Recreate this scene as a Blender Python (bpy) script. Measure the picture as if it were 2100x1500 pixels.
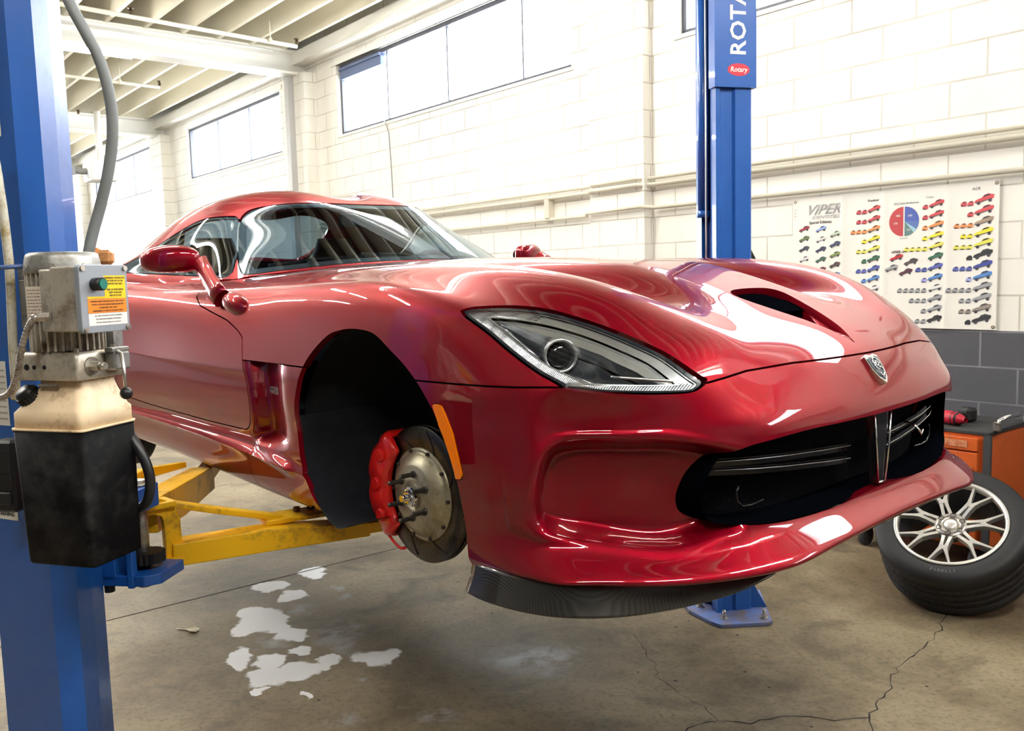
# Garage bay with a red sports car on a two-post lift
import bpy, bmesh, math, random
import numpy as np
from mathutils import Vector, Matrix
from mathutils.bvhtree import BVHTree

PI = math.pi
R = math.radians
SC = bpy.context.scene
for _o in list(bpy.data.objects):
    bpy.data.objects.remove(_o)

# ---------------------------------------------------------------- camera
CAM_H, CAM_F, CAM_PITCH, CAM_ROLL = 1.59, 1800.0, .0994, -.0267
_F = Vector((0, math.cos(CAM_PITCH), -math.sin(CAM_PITCH)))
_U0 = Vector((0, math.sin(CAM_PITCH), math.cos(CAM_PITCH)))
_R = math.cos(CAM_ROLL) * Vector((1, 0, 0)) + math.sin(CAM_ROLL) * _U0
_U = -math.sin(CAM_ROLL) * Vector((1, 0, 0)) + math.cos(CAM_ROLL) * _U0
cam_d = bpy.data.cameras.new('camera')
cam = bpy.data.objects.new('camera', cam_d)
SC.collection.objects.link(cam)
cam_d.sensor_width = 36.0
cam_d.lens = CAM_F / 2100.0 * 36.0
cam_d.clip_start = .02
cam.matrix_world = Matrix(((_R.x, _U.x, -_F.x, 0), (_R.y, _U.y, -_F.y, 0), (_R.z, _U.z, -_F.z, CAM_H), (0, 0, 0, 1)))
SC.camera = cam

# ---------------------------------------------------------------- world, light, exposure
SC.view_settings.view_transform = 'Standard'
SC.view_settings.look = 'None'
SC.view_settings.gamma = 1.0
SC.view_settings.exposure = 1.85
SC.view_settings.use_curve_mapping = False
world = bpy.data.worlds.new('world')
SC.world = world
world.use_nodes = True
_bg = world.node_tree.nodes['Background']
_bg.inputs['Color'].default_value = (.93, .97, 1.0, 1)
_bg.inputs['Strength'].default_value = 6.0
SC.cycles.max_bounces = 8
SC.cycles.diffuse_bounces = 4
SC.cycles.glossy_bounces = 4
SC.cycles.transparent_max_bounces = 12
SC.cycles.caustics_reflective = False
SC.cycles.caustics_refractive = False
SC.cycles.sample_clamp_indirect = 6.0
SC.cycles.use_denoising = True

# ================================================================ helpers: nodes, materials, meshes
def nodes_of(m):
    m.use_nodes = True
    return m.node_tree, m.node_tree.nodes['Principled BSDF']

def mat(name, col, rough=.5, metal=0., coat=0., spec=.5, emit=None, emis=0., alpha=None, trans=0., ior=1.45):
    m = bpy.data.materials.new(name); nt, b = nodes_of(m)
    b.inputs['Base Color'].default_value = (*col, 1)
    b.inputs['Roughness'].default_value = rough
    b.inputs['Metallic'].default_value = metal
    b.inputs['Coat Weight'].default_value = coat
    b.inputs['Coat Roughness'].default_value = .03
    b.inputs['Specular IOR Level'].default_value = spec
    b.inputs['Transmission Weight'].default_value = trans
    b.inputs['IOR'].default_value = ior
    if emit: b.inputs['Emission Color'].default_value = (*emit, 1); b.inputs['Emission Strength'].default_value = emis
    return m

def ramp(nt, fac, stops, interp='LINEAR'):
    r = nt.nodes.new('ShaderNodeValToRGB'); r.color_ramp.interpolation = interp
    e = r.color_ramp.elements
    while len(e) > 1: e.remove(e[-1])
    e[0].position = stops[0][0]; e[0].color = (*stops[0][1], 1)
    for p, c in stops[1:]:
        k = e.new(p); k.color = (*c, 1)
    nt.links.new(fac, r.inputs['Fac'])
    return r.outputs['Color']

def coords(nt, kind='Object', scale=(1, 1, 1), rot=(0, 0, 0), loc=(0, 0, 0)):
    t = nt.nodes.new('ShaderNodeTexCoord'); mp = nt.nodes.new('ShaderNodeMapping')
    mp.inputs['Scale'].default_value = scale; mp.inputs['Rotation'].default_value = rot; mp.inputs['Location'].default_value = loc
    nt.links.new(t.outputs[kind], mp.inputs['Vector'])
    return mp.outputs['Vector']

def noise(nt, vec, scale, detail=4, rough=.55, dist=0.):
    n = nt.nodes.new('ShaderNodeTexNoise'); n.inputs['Scale'].default_value = scale
    n.inputs['Detail'].default_value = detail; n.inputs['Roughness'].default_value = rough
    n.inputs['Distortion'].default_value = dist
    nt.links.new(vec, n.inputs['Vector'])
    return n.outputs['Fac']

def mixc(nt, fac, a, b, mode='MIX'):
    m = nt.nodes.new('ShaderNodeMix'); m.data_type = 'RGBA'; m.blend_type = mode
    for k, v in ((0, fac), (6, a), (7, b)):
        if isinstance(v, (int, float)): m.inputs[k].default_value = v
        elif isinstance(v, tuple): m.inputs[k].default_value = (*v, 1)
        else: nt.links.new(v, m.inputs[k])
    return m.outputs[2]

def math_(nt, op, a, b=None, clamp=False):
    m = nt.nodes.new('ShaderNodeMath'); m.operation = op; m.use_clamp = clamp
    for k, v in ((0, a), (1, b)):
        if v is None: continue
        if isinstance(v, (int, float)): m.inputs[k].default_value = v
        else: nt.links.new(v, m.inputs[k])
    return m.outputs[0]

def bump(nt, b, height, strength=.3, dist=.01, target='Normal'):
    k = nt.nodes.new('ShaderNodeBump'); k.inputs['Strength'].default_value = strength; k.inputs['Distance'].default_value = dist
    nt.links.new(height, k.inputs['Height']); nt.links.new(k.outputs['Normal'], b.inputs[target])

def dirty(name, col, dirt, amount=.5, scale=6., rough=.5, metal=0., spec=.5, coat=0., bstr=.1):
    """paint or metal with patches of grime"""
    m = mat(name, col, rough, metal, coat, spec); nt, b = nodes_of(m)
    v = coords(nt)
    n1 = noise(nt, v, scale, 6, .65); n2 = noise(nt, v, scale * 7, 4, .6)
    f = math_(nt, 'MULTIPLY', math_(nt, 'ADD', n1, math_(nt, 'MULTIPLY', n2, .4)), .72)
    f = math_(nt, 'MULTIPLY', math_(nt, 'SUBTRACT', f, 1 - .45 - amount * .22), 6., True)
    nt.links.new(mixc(nt, f, tuple(col), tuple(dirt)), b.inputs['Base Color'])
    bump(nt, b, n2, bstr, .002)
    return m

def link(o, parent=None):
    SC.collection.objects.link(o)
    if parent is not None: o.parent = parent
    return o

def empty(name, M=None, label=None, cat=None, group=None, loc=None):
    o = bpy.data.objects.new(name, None); o.empty_display_size = .05
    link(o)
    if M is not None: o.matrix_world = M
    if loc is not None: o.location = loc
    tag(o, label, cat, group)
    return o

def tag(o, label=None, cat=None, group=None, kind=None):
    if label: o['label'] = label
    if cat: o['category'] = cat
    if group: o['group'] = group
    if kind: o['kind'] = kind
    return o

def emit_tm(name, tm, m, parent=None, matf=None):
    me = bpy.data.meshes.new(name)
    nv, nt_ = len(tm.v), len(tm.t)
    me.vertices.add(nv); me.vertices.foreach_set('co', tm.v.astype(np.float32).ravel())
    me.loops.add(nt_ * 3); me.loops.foreach_set('vertex_index', tm.t.astype(np.int32).ravel())
    me.polygons.add(nt_); me.polygons.foreach_set('loop_start', np.arange(0, nt_ * 3, 3, dtype=np.int32))
    me.polygons.foreach_set('use_smooth', np.ones(nt_, bool))
    for q in (m if isinstance(m, (list, tuple)) else [m]): me.materials.append(q)
    if matf is not None: me.polygons.foreach_set('material_index', matf.astype(np.int32))
    me.update(calc_edges=True); me.validate()
    if len(me.polygons) == nt_:
        me.normals_split_custom_set_from_vertices(tm.n.tolist())
    o = bpy.data.objects.new(name, me)
    return link(o, parent)

class MB:
    """mesh builder: collects shapes, links them as ONE object"""
    def __init__(s): s.v = []; s.f = []; s.sm = []; s.mi = []; s.cur = 0
    def add(s, vs, fs, smooth=False):
        b = len(s.v); s.v += [tuple(v) for v in vs]
        s.f += [tuple(b + i for i in f) for f in fs]; s.sm += [smooth] * len(fs); s.mi += [s.cur] * len(fs)
        return s
    def box(s, c, size, M=None, rz=0, bev=0):
        x, y, z = (k / 2 for k in size)
        if bev > 0:
            b = min(bev, x * .9, y * .9, z * .9); vs = []; fs = []
            # chamfered box: 24 verts
            idx = {}
            for sx in (-1, 1):
                for sy in (-1, 1):
                    for sz in (-1, 1):
                        for a in range(3):
                            p = [sx * (x - b), sy * (y - b), sz * (z - b)]
                            p[a] = (sx * x, sy * y, sz * z)[a]
                            idx[(sx, sy, sz, a)] = len(vs); vs.append(p)
            for a in range(3):
                o1, o2 = (a + 1) % 3, (a + 2) % 3
                for sg in (-1, 1):
                    q = []
                    for u, w in ((-1, -1), (1, -1), (1, 1), (-1, 1)):
                        k = [0, 0, 0]; k[a] = sg; k[o1] = u; k[o2] = w; q.append(idx[(*k, a)])
                    fs.append(q if sg > 0 else q[::-1])
            for a in range(3):
                o1, o2 = (a + 1) % 3, (a + 2) % 3
                for s1 in (-1, 1):
                    for s2 in (-1, 1):
                        k0 = [0, 0, 0]; k1 = [0, 0, 0]; k0[o1] = k1[o1] = s1; k0[o2] = k1[o2] = s2; k0[a] = -1; k1[a] = 1
                        q = [idx[(*k0, o1)], idx[(*k1, o1)], idx[(*k1, o2)], idx[(*k0, o2)]]
                        fs.append(q if s1 * s2 < 0 else q[::-1])
            for sx in (-1, 1):
                for sy in (-1, 1):
                    for sz in (-1, 1):
                        q = [idx[(sx, sy, sz, 0)], idx[(sx, sy, sz, 1)], idx[(sx, sy, sz, 2)]]
                        fs.append(q if sx * sy * sz > 0 else q[::-1])
        else:
            vs = [(a * x, b2 * y, c2 * z) for a in (-1, 1) for b2 in (-1, 1) for c2 in (-1, 1)]
            fs = [(0, 1, 3, 2), (4, 6, 7, 5), (0, 4, 5, 1), (2, 3, 7, 6), (0, 2, 6, 4), (1, 5, 7, 3)]
        Mx = Matrix.Translation(c) @ Matrix.Rotation(rz, 4, 'Z')
        if M is not None: Mx = Matrix.Translation(c) @ M.to_4x4()
        return s.add([Mx @ Vector(v) for v in vs], fs)
    def cyl(s, a, b, r, r2=None, n=20, caps=True, smooth=True):
        a, b = Vector(a), Vector(b); r2 = r if r2 is None else r2
        d = (b - a).normalized(); t = Vector((0, 0, 1)) if abs(d.z) < .9 else Vector((1, 0, 0))
        u = d.cross(t).normalized(); w = d.cross(u)
        v1 = [a + r * (math.cos(2 * PI * k / n) * u + math.sin(2 * PI * k / n) * w) for k in range(n)]
        v2 = [b + r2 * (math.cos(2 * PI * k / n) * u + math.sin(2 * PI * k / n) * w) for k in range(n)]
        s.add(v1 + v2, [(k, (k + 1) % n, n + (k + 1) % n, n + k) for k in range(n)], smooth)
        if caps:
            s.add(v1, [tuple(range(n))[::-1]]); s.add(v2, [tuple(range(n))])
        return s
    def tube(s, pts, r, n=10, closed=False, caps=True, sq=None):
        """sweep a circle (or rectangle sq=(w,h)) along a polyline"""
        P = [Vector(p) for p in pts]; m = len(P); rings = []
        up = Vector((0, 0, 1)); prev = None
        for k in range(m):
            if closed: d = P[(k + 1) % m] - P[k - 1]
            else: d = P[min(k + 1, m - 1)] - P[max(k - 1, 0)]
            d.normalize()
            if prev is None:
                t = up if abs(d.z) < .9 else Vector((1, 0, 0)); u = d.cross(t).normalized()
            else:
                u = (prev - d * prev.dot(d)); u = u.normalized() if u.length > 1e-6 else d.orthogonal().normalized()
            prev = u; w = d.cross(u)
            rr = r[k] if hasattr(r, '__len__') else r
            if sq: rings.append([P[k] + u * a * sq[0] / 2 + w * b * sq[1] / 2 for a, b in ((-1, -1), (1, -1), (1, 1), (-1, 1))])
            else: rings.append([P[k] + rr * (math.cos(2 * PI * q / n) * u + math.sin(2 * PI * q / n) * w) for q in range(n)])
        nn = 4 if sq else n
        vs = [p for rg in rings for p in rg]; fs = []
        for k in range(m if closed else m - 1):
            a, b = k * nn, ((k + 1) % m) * nn
            fs += [(a + q, a + (q + 1) % nn, b + (q + 1) % nn, b + q) for q in range(nn)]
        s.add(vs, fs, not sq)
        if caps and not closed:
            s.add(rings[0], [tuple(range(nn))[::-1]]); s.add(rings[-1], [tuple(range(nn))])
        return s
    def lathe(s, prof, M=None, n=32, smooth=True, a0=0, a1=2 * PI):
        """profile (r, h) around local Z"""
        M = M or Matrix(); full = abs(a1 - a0 - 2 * PI) < 1e-6; k_ = n if full else n + 1; vs = []
        for r, h in prof:
            for k in range(k_):
                a = a0 + (a1 - a0) * k / n; vs.append(M @ Vector((r * math.cos(a), r * math.sin(a), h)))
        fs = []
        for j in range(len(prof) - 1):
            for k in range(n):
                a = j * k_ + k; b = j * k_ + (k + 1) % k_
                fs.append((a, b, b + k_, a + k_))
        return s.add(vs, fs, smooth)
    def prism(s, poly, h0, h1, M=None, hole=None, smooth=False):
        """polygon (x, y) extruded along local Z"""
        M = M or Matrix(); n = len(poly)
        v = [M @ Vector((x, y, h0)) for x, y in poly] + [M @ Vector((x, y, h1)) for x, y in poly]
        s.add(v, [tuple(range(n))[::-1], tuple(range(n, 2 * n))])
        return s.add(v, [(k, (k + 1) % n, n + (k + 1) % n, n + k) for k in range(n)], smooth)
    def grid(s, rows, smooth=True, closed=False):
        """rows of points"""
        m = len(rows[0]); vs = [p for r in rows for p in r]; fs = []
        for j in range(len(rows) - 1):
            for k in range(m if closed else m - 1):
                a = j * m + k; b = j * m + (k + 1) % m
                fs.append((a, b, b + m, a + m))
        return s.add(vs, fs, smooth)
    def ball(s, c, r, n=16, M=None):
        c = Vector(c); rx = (r, r, r) if not hasattr(r, '__len__') else r
        M = M or Matrix.Identity(3); rows = []
        for j in range(n // 2 + 1):
            p = PI * j / (n // 2)
            rows.append([c + M @ Vector((rx[0] * math.sin(p) * math.cos(2 * PI * k / n), rx[1] * math.sin(p) * math.sin(2 * PI * k / n), rx[2] * math.cos(p))) for k in range(n)])
        return s.grid(rows, True, True)
    def build(s, name, m, parent=None, M=None, bevel=0, subsurf=0, weld=True):
        me = bpy.data.meshes.new(name)
        me.from_pydata(s.v, [], s.f)
        for q in (m if isinstance(m, (list, tuple)) else [m]): me.materials.append(q)
        me.polygons.foreach_set('use_smooth', s.sm); me.polygons.foreach_set('material_index', s.mi)
        bm = bmesh.new(); bm.from_mesh(me)
        if weld: bmesh.ops.remove_doubles(bm, verts=bm.verts, dist=1e-5)
        bmesh.ops.recalc_face_normals(bm, faces=bm.faces)
        bm.to_mesh(me); bm.free(); me.update()
        o = bpy.data.objects.new(name, me); link(o, parent)
        if M is not None:
            if parent is None: o.matrix_world = M
            else: o.matrix_local = M
        if bevel:
            b = o.modifiers.new('bevel', 'BEVEL'); b.width = bevel; b.segments = 2; b.limit_method = 'ANGLE'; b.angle_limit = R(40)
            b.harden_normals = False
        if subsurf:
            q = o.modifiers.new('sub', 'SUBSURF'); q.levels = q.render_levels = subsurf
        return o

def world_pt(px, py, z=None, plane=None):
    """dev helper kept for layout of flat things on the floor"""
    return None

def text_mesh(txt, size, extr=.001, bold=False, shear=0., space=1., width=1.):
    """text as plain mesh data: returns verts, faces centred at the origin, in the XY plane"""
    c = bpy.data.curves.new('t', 'FONT'); c.body = txt; c.size = size; c.extrude = extr
    c.align_x = 'CENTER'; c.align_y = 'CENTER'; c.shear = shear; c.space_character = space; c.resolution_u = 2
    if bold: c.offset = size * .018
    o = bpy.data.objects.new('t', c); SC.collection.objects.link(o)
    dg = bpy.context.evaluated_depsgraph_get(); dg.update()
    me = o.evaluated_get(dg).to_mesh()
    vs = [Vector((v.co.x * width, v.co.y, v.co.z)) for v in me.vertices]; fs = [tuple(p.vertices) for p in me.polygons]
    o.evaluated_get(dg).to_mesh_clear()
    bpy.data.objects.remove(o); bpy.data.curves.remove(c)
    return vs, fs

def add_text(mb, txt, size, M, extr=.0006, bold=False, shear=0., space=1., width=1.):
    vs, fs = text_mesh(txt, size, extr, bold, shear, space, width)
    mb.add([M @ v for v in vs], fs)
    return mb

def frame(o, x, y, z):
    """matrix from origin and axes"""
    o, x, y, z = map(Vector, (o, x, y, z))
    return Matrix(((x.x, y.x, z.x, o.x), (x.y, y.y, z.y, o.y), (x.z, y.z, z.z, o.z), (0, 0, 0, 1)))
# ================================================================ body surface (car frame: x forward, y left, z up)
def interp(x, xs, ys):
    """monotone cubic interpolation; xs may be descending"""
    xs = np.asarray(xs, float); ys = np.asarray(ys, float)
    if xs[0] > xs[-1]:
        xs, ys = xs[::-1], ys[::-1]
    x = np.clip(x, xs[0], xs[-1])
    h = np.diff(xs); d = np.diff(ys) / h
    m = np.empty(len(xs)); m[0] = d[0]; m[-1] = d[-1]
    for k in range(1, len(xs) - 1):
        m[k] = 0 if d[k - 1] * d[k] <= 0 else 3 * (h[k - 1] + h[k]) / ((2 * h[k] + h[k - 1]) / d[k - 1] + (h[k] + 2 * h[k - 1]) / d[k])
    k = np.clip(np.searchsorted(xs, x) - 1, 0, len(xs) - 2)
    t = (x - xs[k]) / h[k]
    return (ys[k] * (2 * t**3 - 3 * t**2 + 1) + h[k] * m[k] * (t**3 - 2 * t**2 + t)
            + ys[k + 1] * (-2 * t**3 + 3 * t**2) + h[k] * m[k + 1] * (t**3 - t**2))

# front rows i0..i9 : (x, y) of every level; F0 is the hood shut line
FY = {
 0: [(.912, 0, .611), (.903, .17, .610), (.889, .27, .609), (.872, .37, .607), (.856, .47, .602), (.838, .575, .592), (.80, .665, .586), (.765, .73, .586), (.725, .785, .589), (.68, .835, .593)],
 1: [(.955, 0, .54), (.949, .17, .54), (.939, .27, .54), (.926, .37, .538), (.908, .47, .535), (.875, .58, .53), (.820, .659, .528), (.768, .722, .528), (.716, .777, .53), (.660, .830, .532)],
 2: [(.978, 0, .472), (.974, .17, .472), (.966, .27, .474), (.955, .37, .478), (.938, .475, .48), (.894, .584, .478), (.834, .663, .47), (.778, .726, .465), (.722, .782, .463), (.664, .836, .463)],
 3: [(.972, 0, .385), (.969, .17, .385), (.962, .27, .385), (.952, .37, .385), (.936, .475, .385), (.891, .584, .385), (.832, .663, .385), (.777, .727, .385), (.721, .783, .385), (.663, .837, .385)],
 4: [(.962, 0, .305), (.959, .17, .305), (.952, .27, .305), (.943, .37, .305), (.927, .475, .305), (.882, .584, .305), (.827, .663, .305), (.774, .727, .305), (.720, .783, .305), (.663, .836, .305)],
 5: [(.966, 0, .256), (.964, .17, .256), (.958, .27, .256), (.950, .37, .256), (.934, .475, .255), (.893, .585, .252), (.843, .667, .25), (.795, .734, .25), (.742, .791, .25), (.681, .842, .25)],
 6: [(1.008, 0, .226), (1.009, .17, .225), (1.008, .27, .222), (1.004, .37, .216), (.994, .475, .208), (.957, .588, .203), (.912, .680, .203), (.866, .750, .204), (.814, .808, .206), (.752, .862, .207)],
 7: [(1.004, 0, .204), (1.005, .17, .203), (1.004, .27, .20), (1.0, .37, .194), (.990, .475, .187), (.953, .585, .183), (.908, .677, .183), (.862, .747, .184), (.810, .805, .186), (.748, .859, .187)],
 8: [(.93, 0, .18), (.93, .17, .18), (.93, .27, .18), (.926, .36, .176), (.915, .45, .172), (.885, .555, .17), (.85, .64, .17), (.81, .70, .17), (.765, .755, .17), (.71, .80, .17)],
 9: [(.7, 0, .17), (.7, .15, .17), (.7, .24, .17), (.7, .31, .17), (.69, .38, .168), (.675, .46, .166), (.655, .53, .166), (.635, .59, .166), (.61, .64, .166), (.58, .69, .166)],
}
# hood columns i0..i9 : x -> z and x -> y behind the shut line
HX = {
 0: ([.912, .88, .80, .70, .60, .50, .38, .25, -.05, -.3, -.6, -.9, -1.2, -2.4, -2.8, -3.1, -3.5], [.611, .641, .687, .729, .766, .803, .843, .866, .886, .898, .903, .898, .87, .87, .90, .93, .93]),
 1: ([.903, .87, .79, .70, .60, .50, .38, .25, -.05, -.3, -.6, -.9, -1.2, -2.4, -2.8, -3.1, -3.5], [.610, .641, .686, .727, .763, .800, .839, .862, .884, .896, .901, .896, .87, .87, .90, .93, .93]),
 2: ([.889, .857, .79, .70, .60, .50, .38, .25, -.05, -.3, -.6, -.9, -1.2, -2.4, -2.8, -3.1, -3.5], [.609, .641, .682, .723, .752, .776, .800, .824, .866, .889, .898, .894, .87, .87, .90, .93, .93]),
 3: ([.872, .845, .78, .70, .60, .50, .38, .20, .0, -.2, -.4, -.6, -.9, -1.2, -2.4, -2.8, -3.1, -3.5], [.607, .642, .685, .722, .744, .748, .754, .770, .818, .862, .886, .892, .890, .87, .87, .90, .93, .93]),
 4: ([.856, .83, .77, .70, .60, .50, .38, .20, .0, -.2, -.4, -.6, -.9, -1.2, -2.4, -2.8, -3.1, -3.5], [.602, .643, .692, .733, .772, .796, .814, .838, .858, .874, .884, .886, .884, .87, .87, .90, .925, .925]),
 5: ([.838, .815, .76, .70, .64, .576, .49, .40, .24, .07, -.1, -.5, -.85, -1.2, -2.0, -2.4, -2.8, -3.1, -3.5], [.592, .625, .67, .715, .752, .786, .816, .838, .861, .874, .880, .882, .874, .862, .87, .89, .915, .925, .915]),
 6: ([.80, .775, .72, .65, .60, .50, .40, .30, .2, 0, -.2, -.5, -.85, -1.2, -2.0, -2.4, -2.8, -3.1, -3.5], [.586, .608, .648, .692, .716, .762, .798, .824, .842, .864, .868, .868, .858, .85, .86, .885, .905, .905, .89]),
 7: ([.765, .745, .70, .65, .60, .50, .40, .30, .2, 0, -.2, -.5, -.85, -1.3, -2.0, -2.4, -2.8, -3.1, -3.5], [.586, .602, .635, .662, .684, .728, .768, .796, .816, .838, .840, .832, .826, .826, .84, .865, .88, .875, .86]),
 8: ([.725, .705, .67, .6, .5, .4, .3, .2, 0, -.2, -.5, -.85, -1.3, -2.0, -2.4, -2.8, -3.1, -3.5], [.589, .60, .618, .642, .682, .718, .748, .768, .786, .782, .762, .758, .762, .77, .80, .815, .81, .80]),
 9: ([.68, .6, .5, .3, 0, -.3, -.8, -1.6, -2.0, -2.4, -2.8, -3.1, -3.5], [.593, .594, .595, .60, .605, .60, .60, .60, .63, .66, .68, .70, .72]),
}
HY = {
 0: ([.9, -3.5], [0, 0]), 1: ([.903, -3.5], [.17, .17]), 2: ([.889, .3, -.2, -3.5], [.27, .265, .28, .30]),
 3: ([.872, .3, -.2, -3.5], [.37, .375, .40, .43]), 4: ([.856, .3, -.2, -3.5], [.47, .475, .50, .54]),
 5: ([.838, .7, .5, .3, 0, -.8, -2.4, -3.5], [.575, .59, .60, .61, .63, .63, .66, .65]),
 6: ([.80, .7, .5, .3, 0, -.8, -1.2, -2.4, -3.5], [.665, .69, .71, .72, .74, .73, .74, .76, .74]),
 7: ([.765, .7, .6, .5, .3, 0, -.5, -.8, -1.3, -2.4, -3.5], [.73, .755, .785, .805, .825, .845, .835, .82, .815, .85, .81]),
 8: ([.725, .67, .6, .5, .3, 0, -.5, -.8, -1.3, -2.0, -2.5, -3.0, -3.5], [.785, .82, .85, .878, .905, .915, .90, .89, .89, .91, .93, .91, .86]),
 9: ([.68, .64, .6, .5, .4, .28, 0, -.33, -.8, -1.6, -2.1, -2.5, -3.0, -3.3, -3.5], [.835, .868, .89, .921, .934, .942, .948, .942, .940, .94, .955, .97, .955, .92, .88]),
}
TJ = [0, .11, .24, .44, .70, 1.0]
XJ = [.15, 0, -.15, -.33, -.5, -.66, -.9, -1.2, -1.6, -2.0, -2.25, -2.5, -2.75, -3.05, -3.3, -3.46]
# side levels: z and y offset against x
SZ = {
 1: ([.68, .3, -.3, -3.5], [.532, .535, .54, .64]),
 2: ([.68, .3, -.3, -3.5], [.463, .465, .47, .54]),
 3: ([.68, .3, -.3, -3.5], [.385, .385, .40, .45]),
 4: ([.68, .3, -.3, -3.5], [.305, .31, .335, .38]),
 5: ([.68, .3, -.3, -2.0, -3.5], [.25, .26, .302, .33, .34]),
 6: ([.68, .5, .3, .1, -.3, -1.6, -2.1, -3.5], [.207, .20, .20, .22, .275, .325, .33, .30]),
 7: ([.68, .5, .3, .1, -.3, -1.6, -3.5], [.187, .18, .18, .19, .25, .30, .28]),
 8: ([.68, .3, -.3, -1.6, -3.5], [.17, .165, .155, .19, .2]),
 9: ([.68, .3, -.3, -1.6, -3.5], [.166, .16, .15, .18, .2]),
}
SY = {
 1: ([.68, .3, -.3, -2.5, -3.5], [.010, .006, .004, .008, .01]),
 2: ([.68, .3, -.3, -2.5, -3.5], [.018, .008, .004, .008, .01]),
 3: ([.68, .3, -.3, -2.5, -3.5], [.020, .006, -.004, .004, 0]),
 4: ([.68, .3, -.36, -.72, -2.5, -3.5], [.015, .0, -.002, -.022, -.005, -.02]),
 5: ([.68, .3, -.36, -.72, -2.5, -3.5], [.015, -.004, -.002, -.024, -.01, -.03]),
 6: ([.68, .5, .3, -.3, -1.6, -3.5], [.033, .010, -.006, .002, .005, -.03]),
 7: ([.68, .5, .3, -.3, -1.6, -3.5], [.030, .006, -.01, -.006, -.004, -.04]),
 8: ([.68, .3, -.3, -1.6, -3.5], [-.035, -.06, -.06, -.06, -.08]),
 9: ([.68, .3, -.3, -1.6, -3.5], [-.15, -.3, -.3, -.3, -.2]),
}
REAR_X = [-3.53, -3.53, -3.527, -3.523, -3.518, -3.51, -3.50, -3.49, -3.478, -3.46]
REAR_Y = [0, .17, .29, .42, .53, .65, .74, .80, .845, .885]
REAR_Z = [.90, .90, .90, .90, .898, .885, .86, .83, .78, .72]
LEVR = [(0, 0), (-.012, .64), (-.015, .54), (-.01, .45), (.0, .38), (.01, .34), (.03, .30), (.05, .28), (.12, .2), (.4, .2)]

def build_cage():
    NI, NL = 10, 10
    verts, idx = [], {}
    def add(key, p):
        idx[key] = len(verts); verts.append(p)
    NJ = len(TJ) + len(XJ)            # hood rows 0..NJ-1, plus rear row
    def hood_pt(i, j):
        if i == 9:
            xf = .68
        else:
            xf = FY[0][i][0]
        if j == 0:
            return FY[0][i]
        if j < len(TJ):
            x = xf + (.30 - xf) * TJ[j]
        else:
            x = XJ[j - len(TJ)]
            if i < 9 and j == NJ - 1: x = REAR_X[i] + .06
        return (x, float(interp(x, *HY[i])), float(interp(x, *HX[i])))
    for j in range(NJ):
        for i in range(NI):
            add(('h', i, j), hood_pt(i, j))
    # rear top row replaces corner: use hood row NJ as the rear edge
    for i in range(NI - 1):
        add(('h', i, NJ), (REAR_X[i], REAR_Y[i], REAR_Z[i]))
    # belt: columns around: front i0..i9, side j1..NJ-1 , rear corner = side NJ-1 .. then rear i8..i0
    cols = []
    for i in range(NI):
        cols.append([('h', i, 0)] + [FY[l][i] for l in range(1, NL)])
    for j in range(1, NJ):
        x, y, z = hood_pt(9, j)
        c = [('h', 9, j)]
        for l in range(1, NL):
            c.append((x, y + float(interp(x, *SY[l])) + (0), float(interp(x, *SZ[l]))))
        # front side columns follow the forward sweep of the bumper
        if j < len(TJ):
            t = TJ[j]
            c2 = [c[0]]
            for l in range(1, NL):
                fx, fy, fz = FY[l][9]
                xx = fx + (.30 - fx) * t
                yy = float(interp(xx, *HY[9])) + float(interp(xx, *SY[l]))
                if l == 6: yy = float(interp(xx, [.762, .70, .64, .55, .49, .40, .3], [.868, .900, .917, .927, .929, .930, .934]))
                if l == 7: yy = float(interp(xx, [.762, .70, .64, .55, .49, .40, .3], [.864, .896, .912, .922, .924, .925, .929]))
                zz = fz + (float(interp(.30, *SZ[l])) - fz) * t
                c2.append((xx, yy, zz))
            c = c2
        cols.append(c)
    for i in range(NI - 2, -1, -1):
        c = [('h', i, NJ)]
        for l in range(1, NL):
            dx, z = LEVR[l]
            c.append((REAR_X[i] + dx, REAR_Y[i] * (1 if l < 8 else .85), z))
        cols.append(c)
    ids = []
    for k, c in enumerate(cols):
        row = []
        for l, p in enumerate(c):
            if l == 0:
                row.append(idx[p])
            else:
                add(('b', k, l), p); row.append(idx[('b', k, l)])
        ids.append(row)
    faces = []
    H = lambda i, j: idx[('h', i, j)]
    for j in range(NJ - 1):
        for i in range(NI - 1):
            faces.append((H(i, j), H(i + 1, j), H(i + 1, j + 1), H(i, j + 1)))
    for i in range(NI - 2):
        faces.append((H(i, NJ - 1), H(i + 1, NJ - 1), H(i + 1, NJ), H(i, NJ)))
    faces.append((H(8, NJ - 1), H(9, NJ - 1), H(8, NJ)))
    for k in range(len(ids) - 1):
        for l in range(NL - 1):
            faces.append((ids[k][l], ids[k][l + 1], ids[k + 1][l + 1], ids[k + 1][l]))
    V = np.array(verts, float)
    # mirror
    n = len(V)
    mp = {}; extra = []
    for a in range(n):
        if abs(V[a, 1]) < 1e-6:
            V[a, 1] = 0; mp[a] = a
        else:
            mp[a] = n + len(extra); extra.append((V[a, 0], -V[a, 1], V[a, 2]))
    V = np.vstack([V, np.array(extra)])
    faces += [tuple(mp[a] for a in reversed(f)) for f in faces]
    return V, faces

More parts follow.
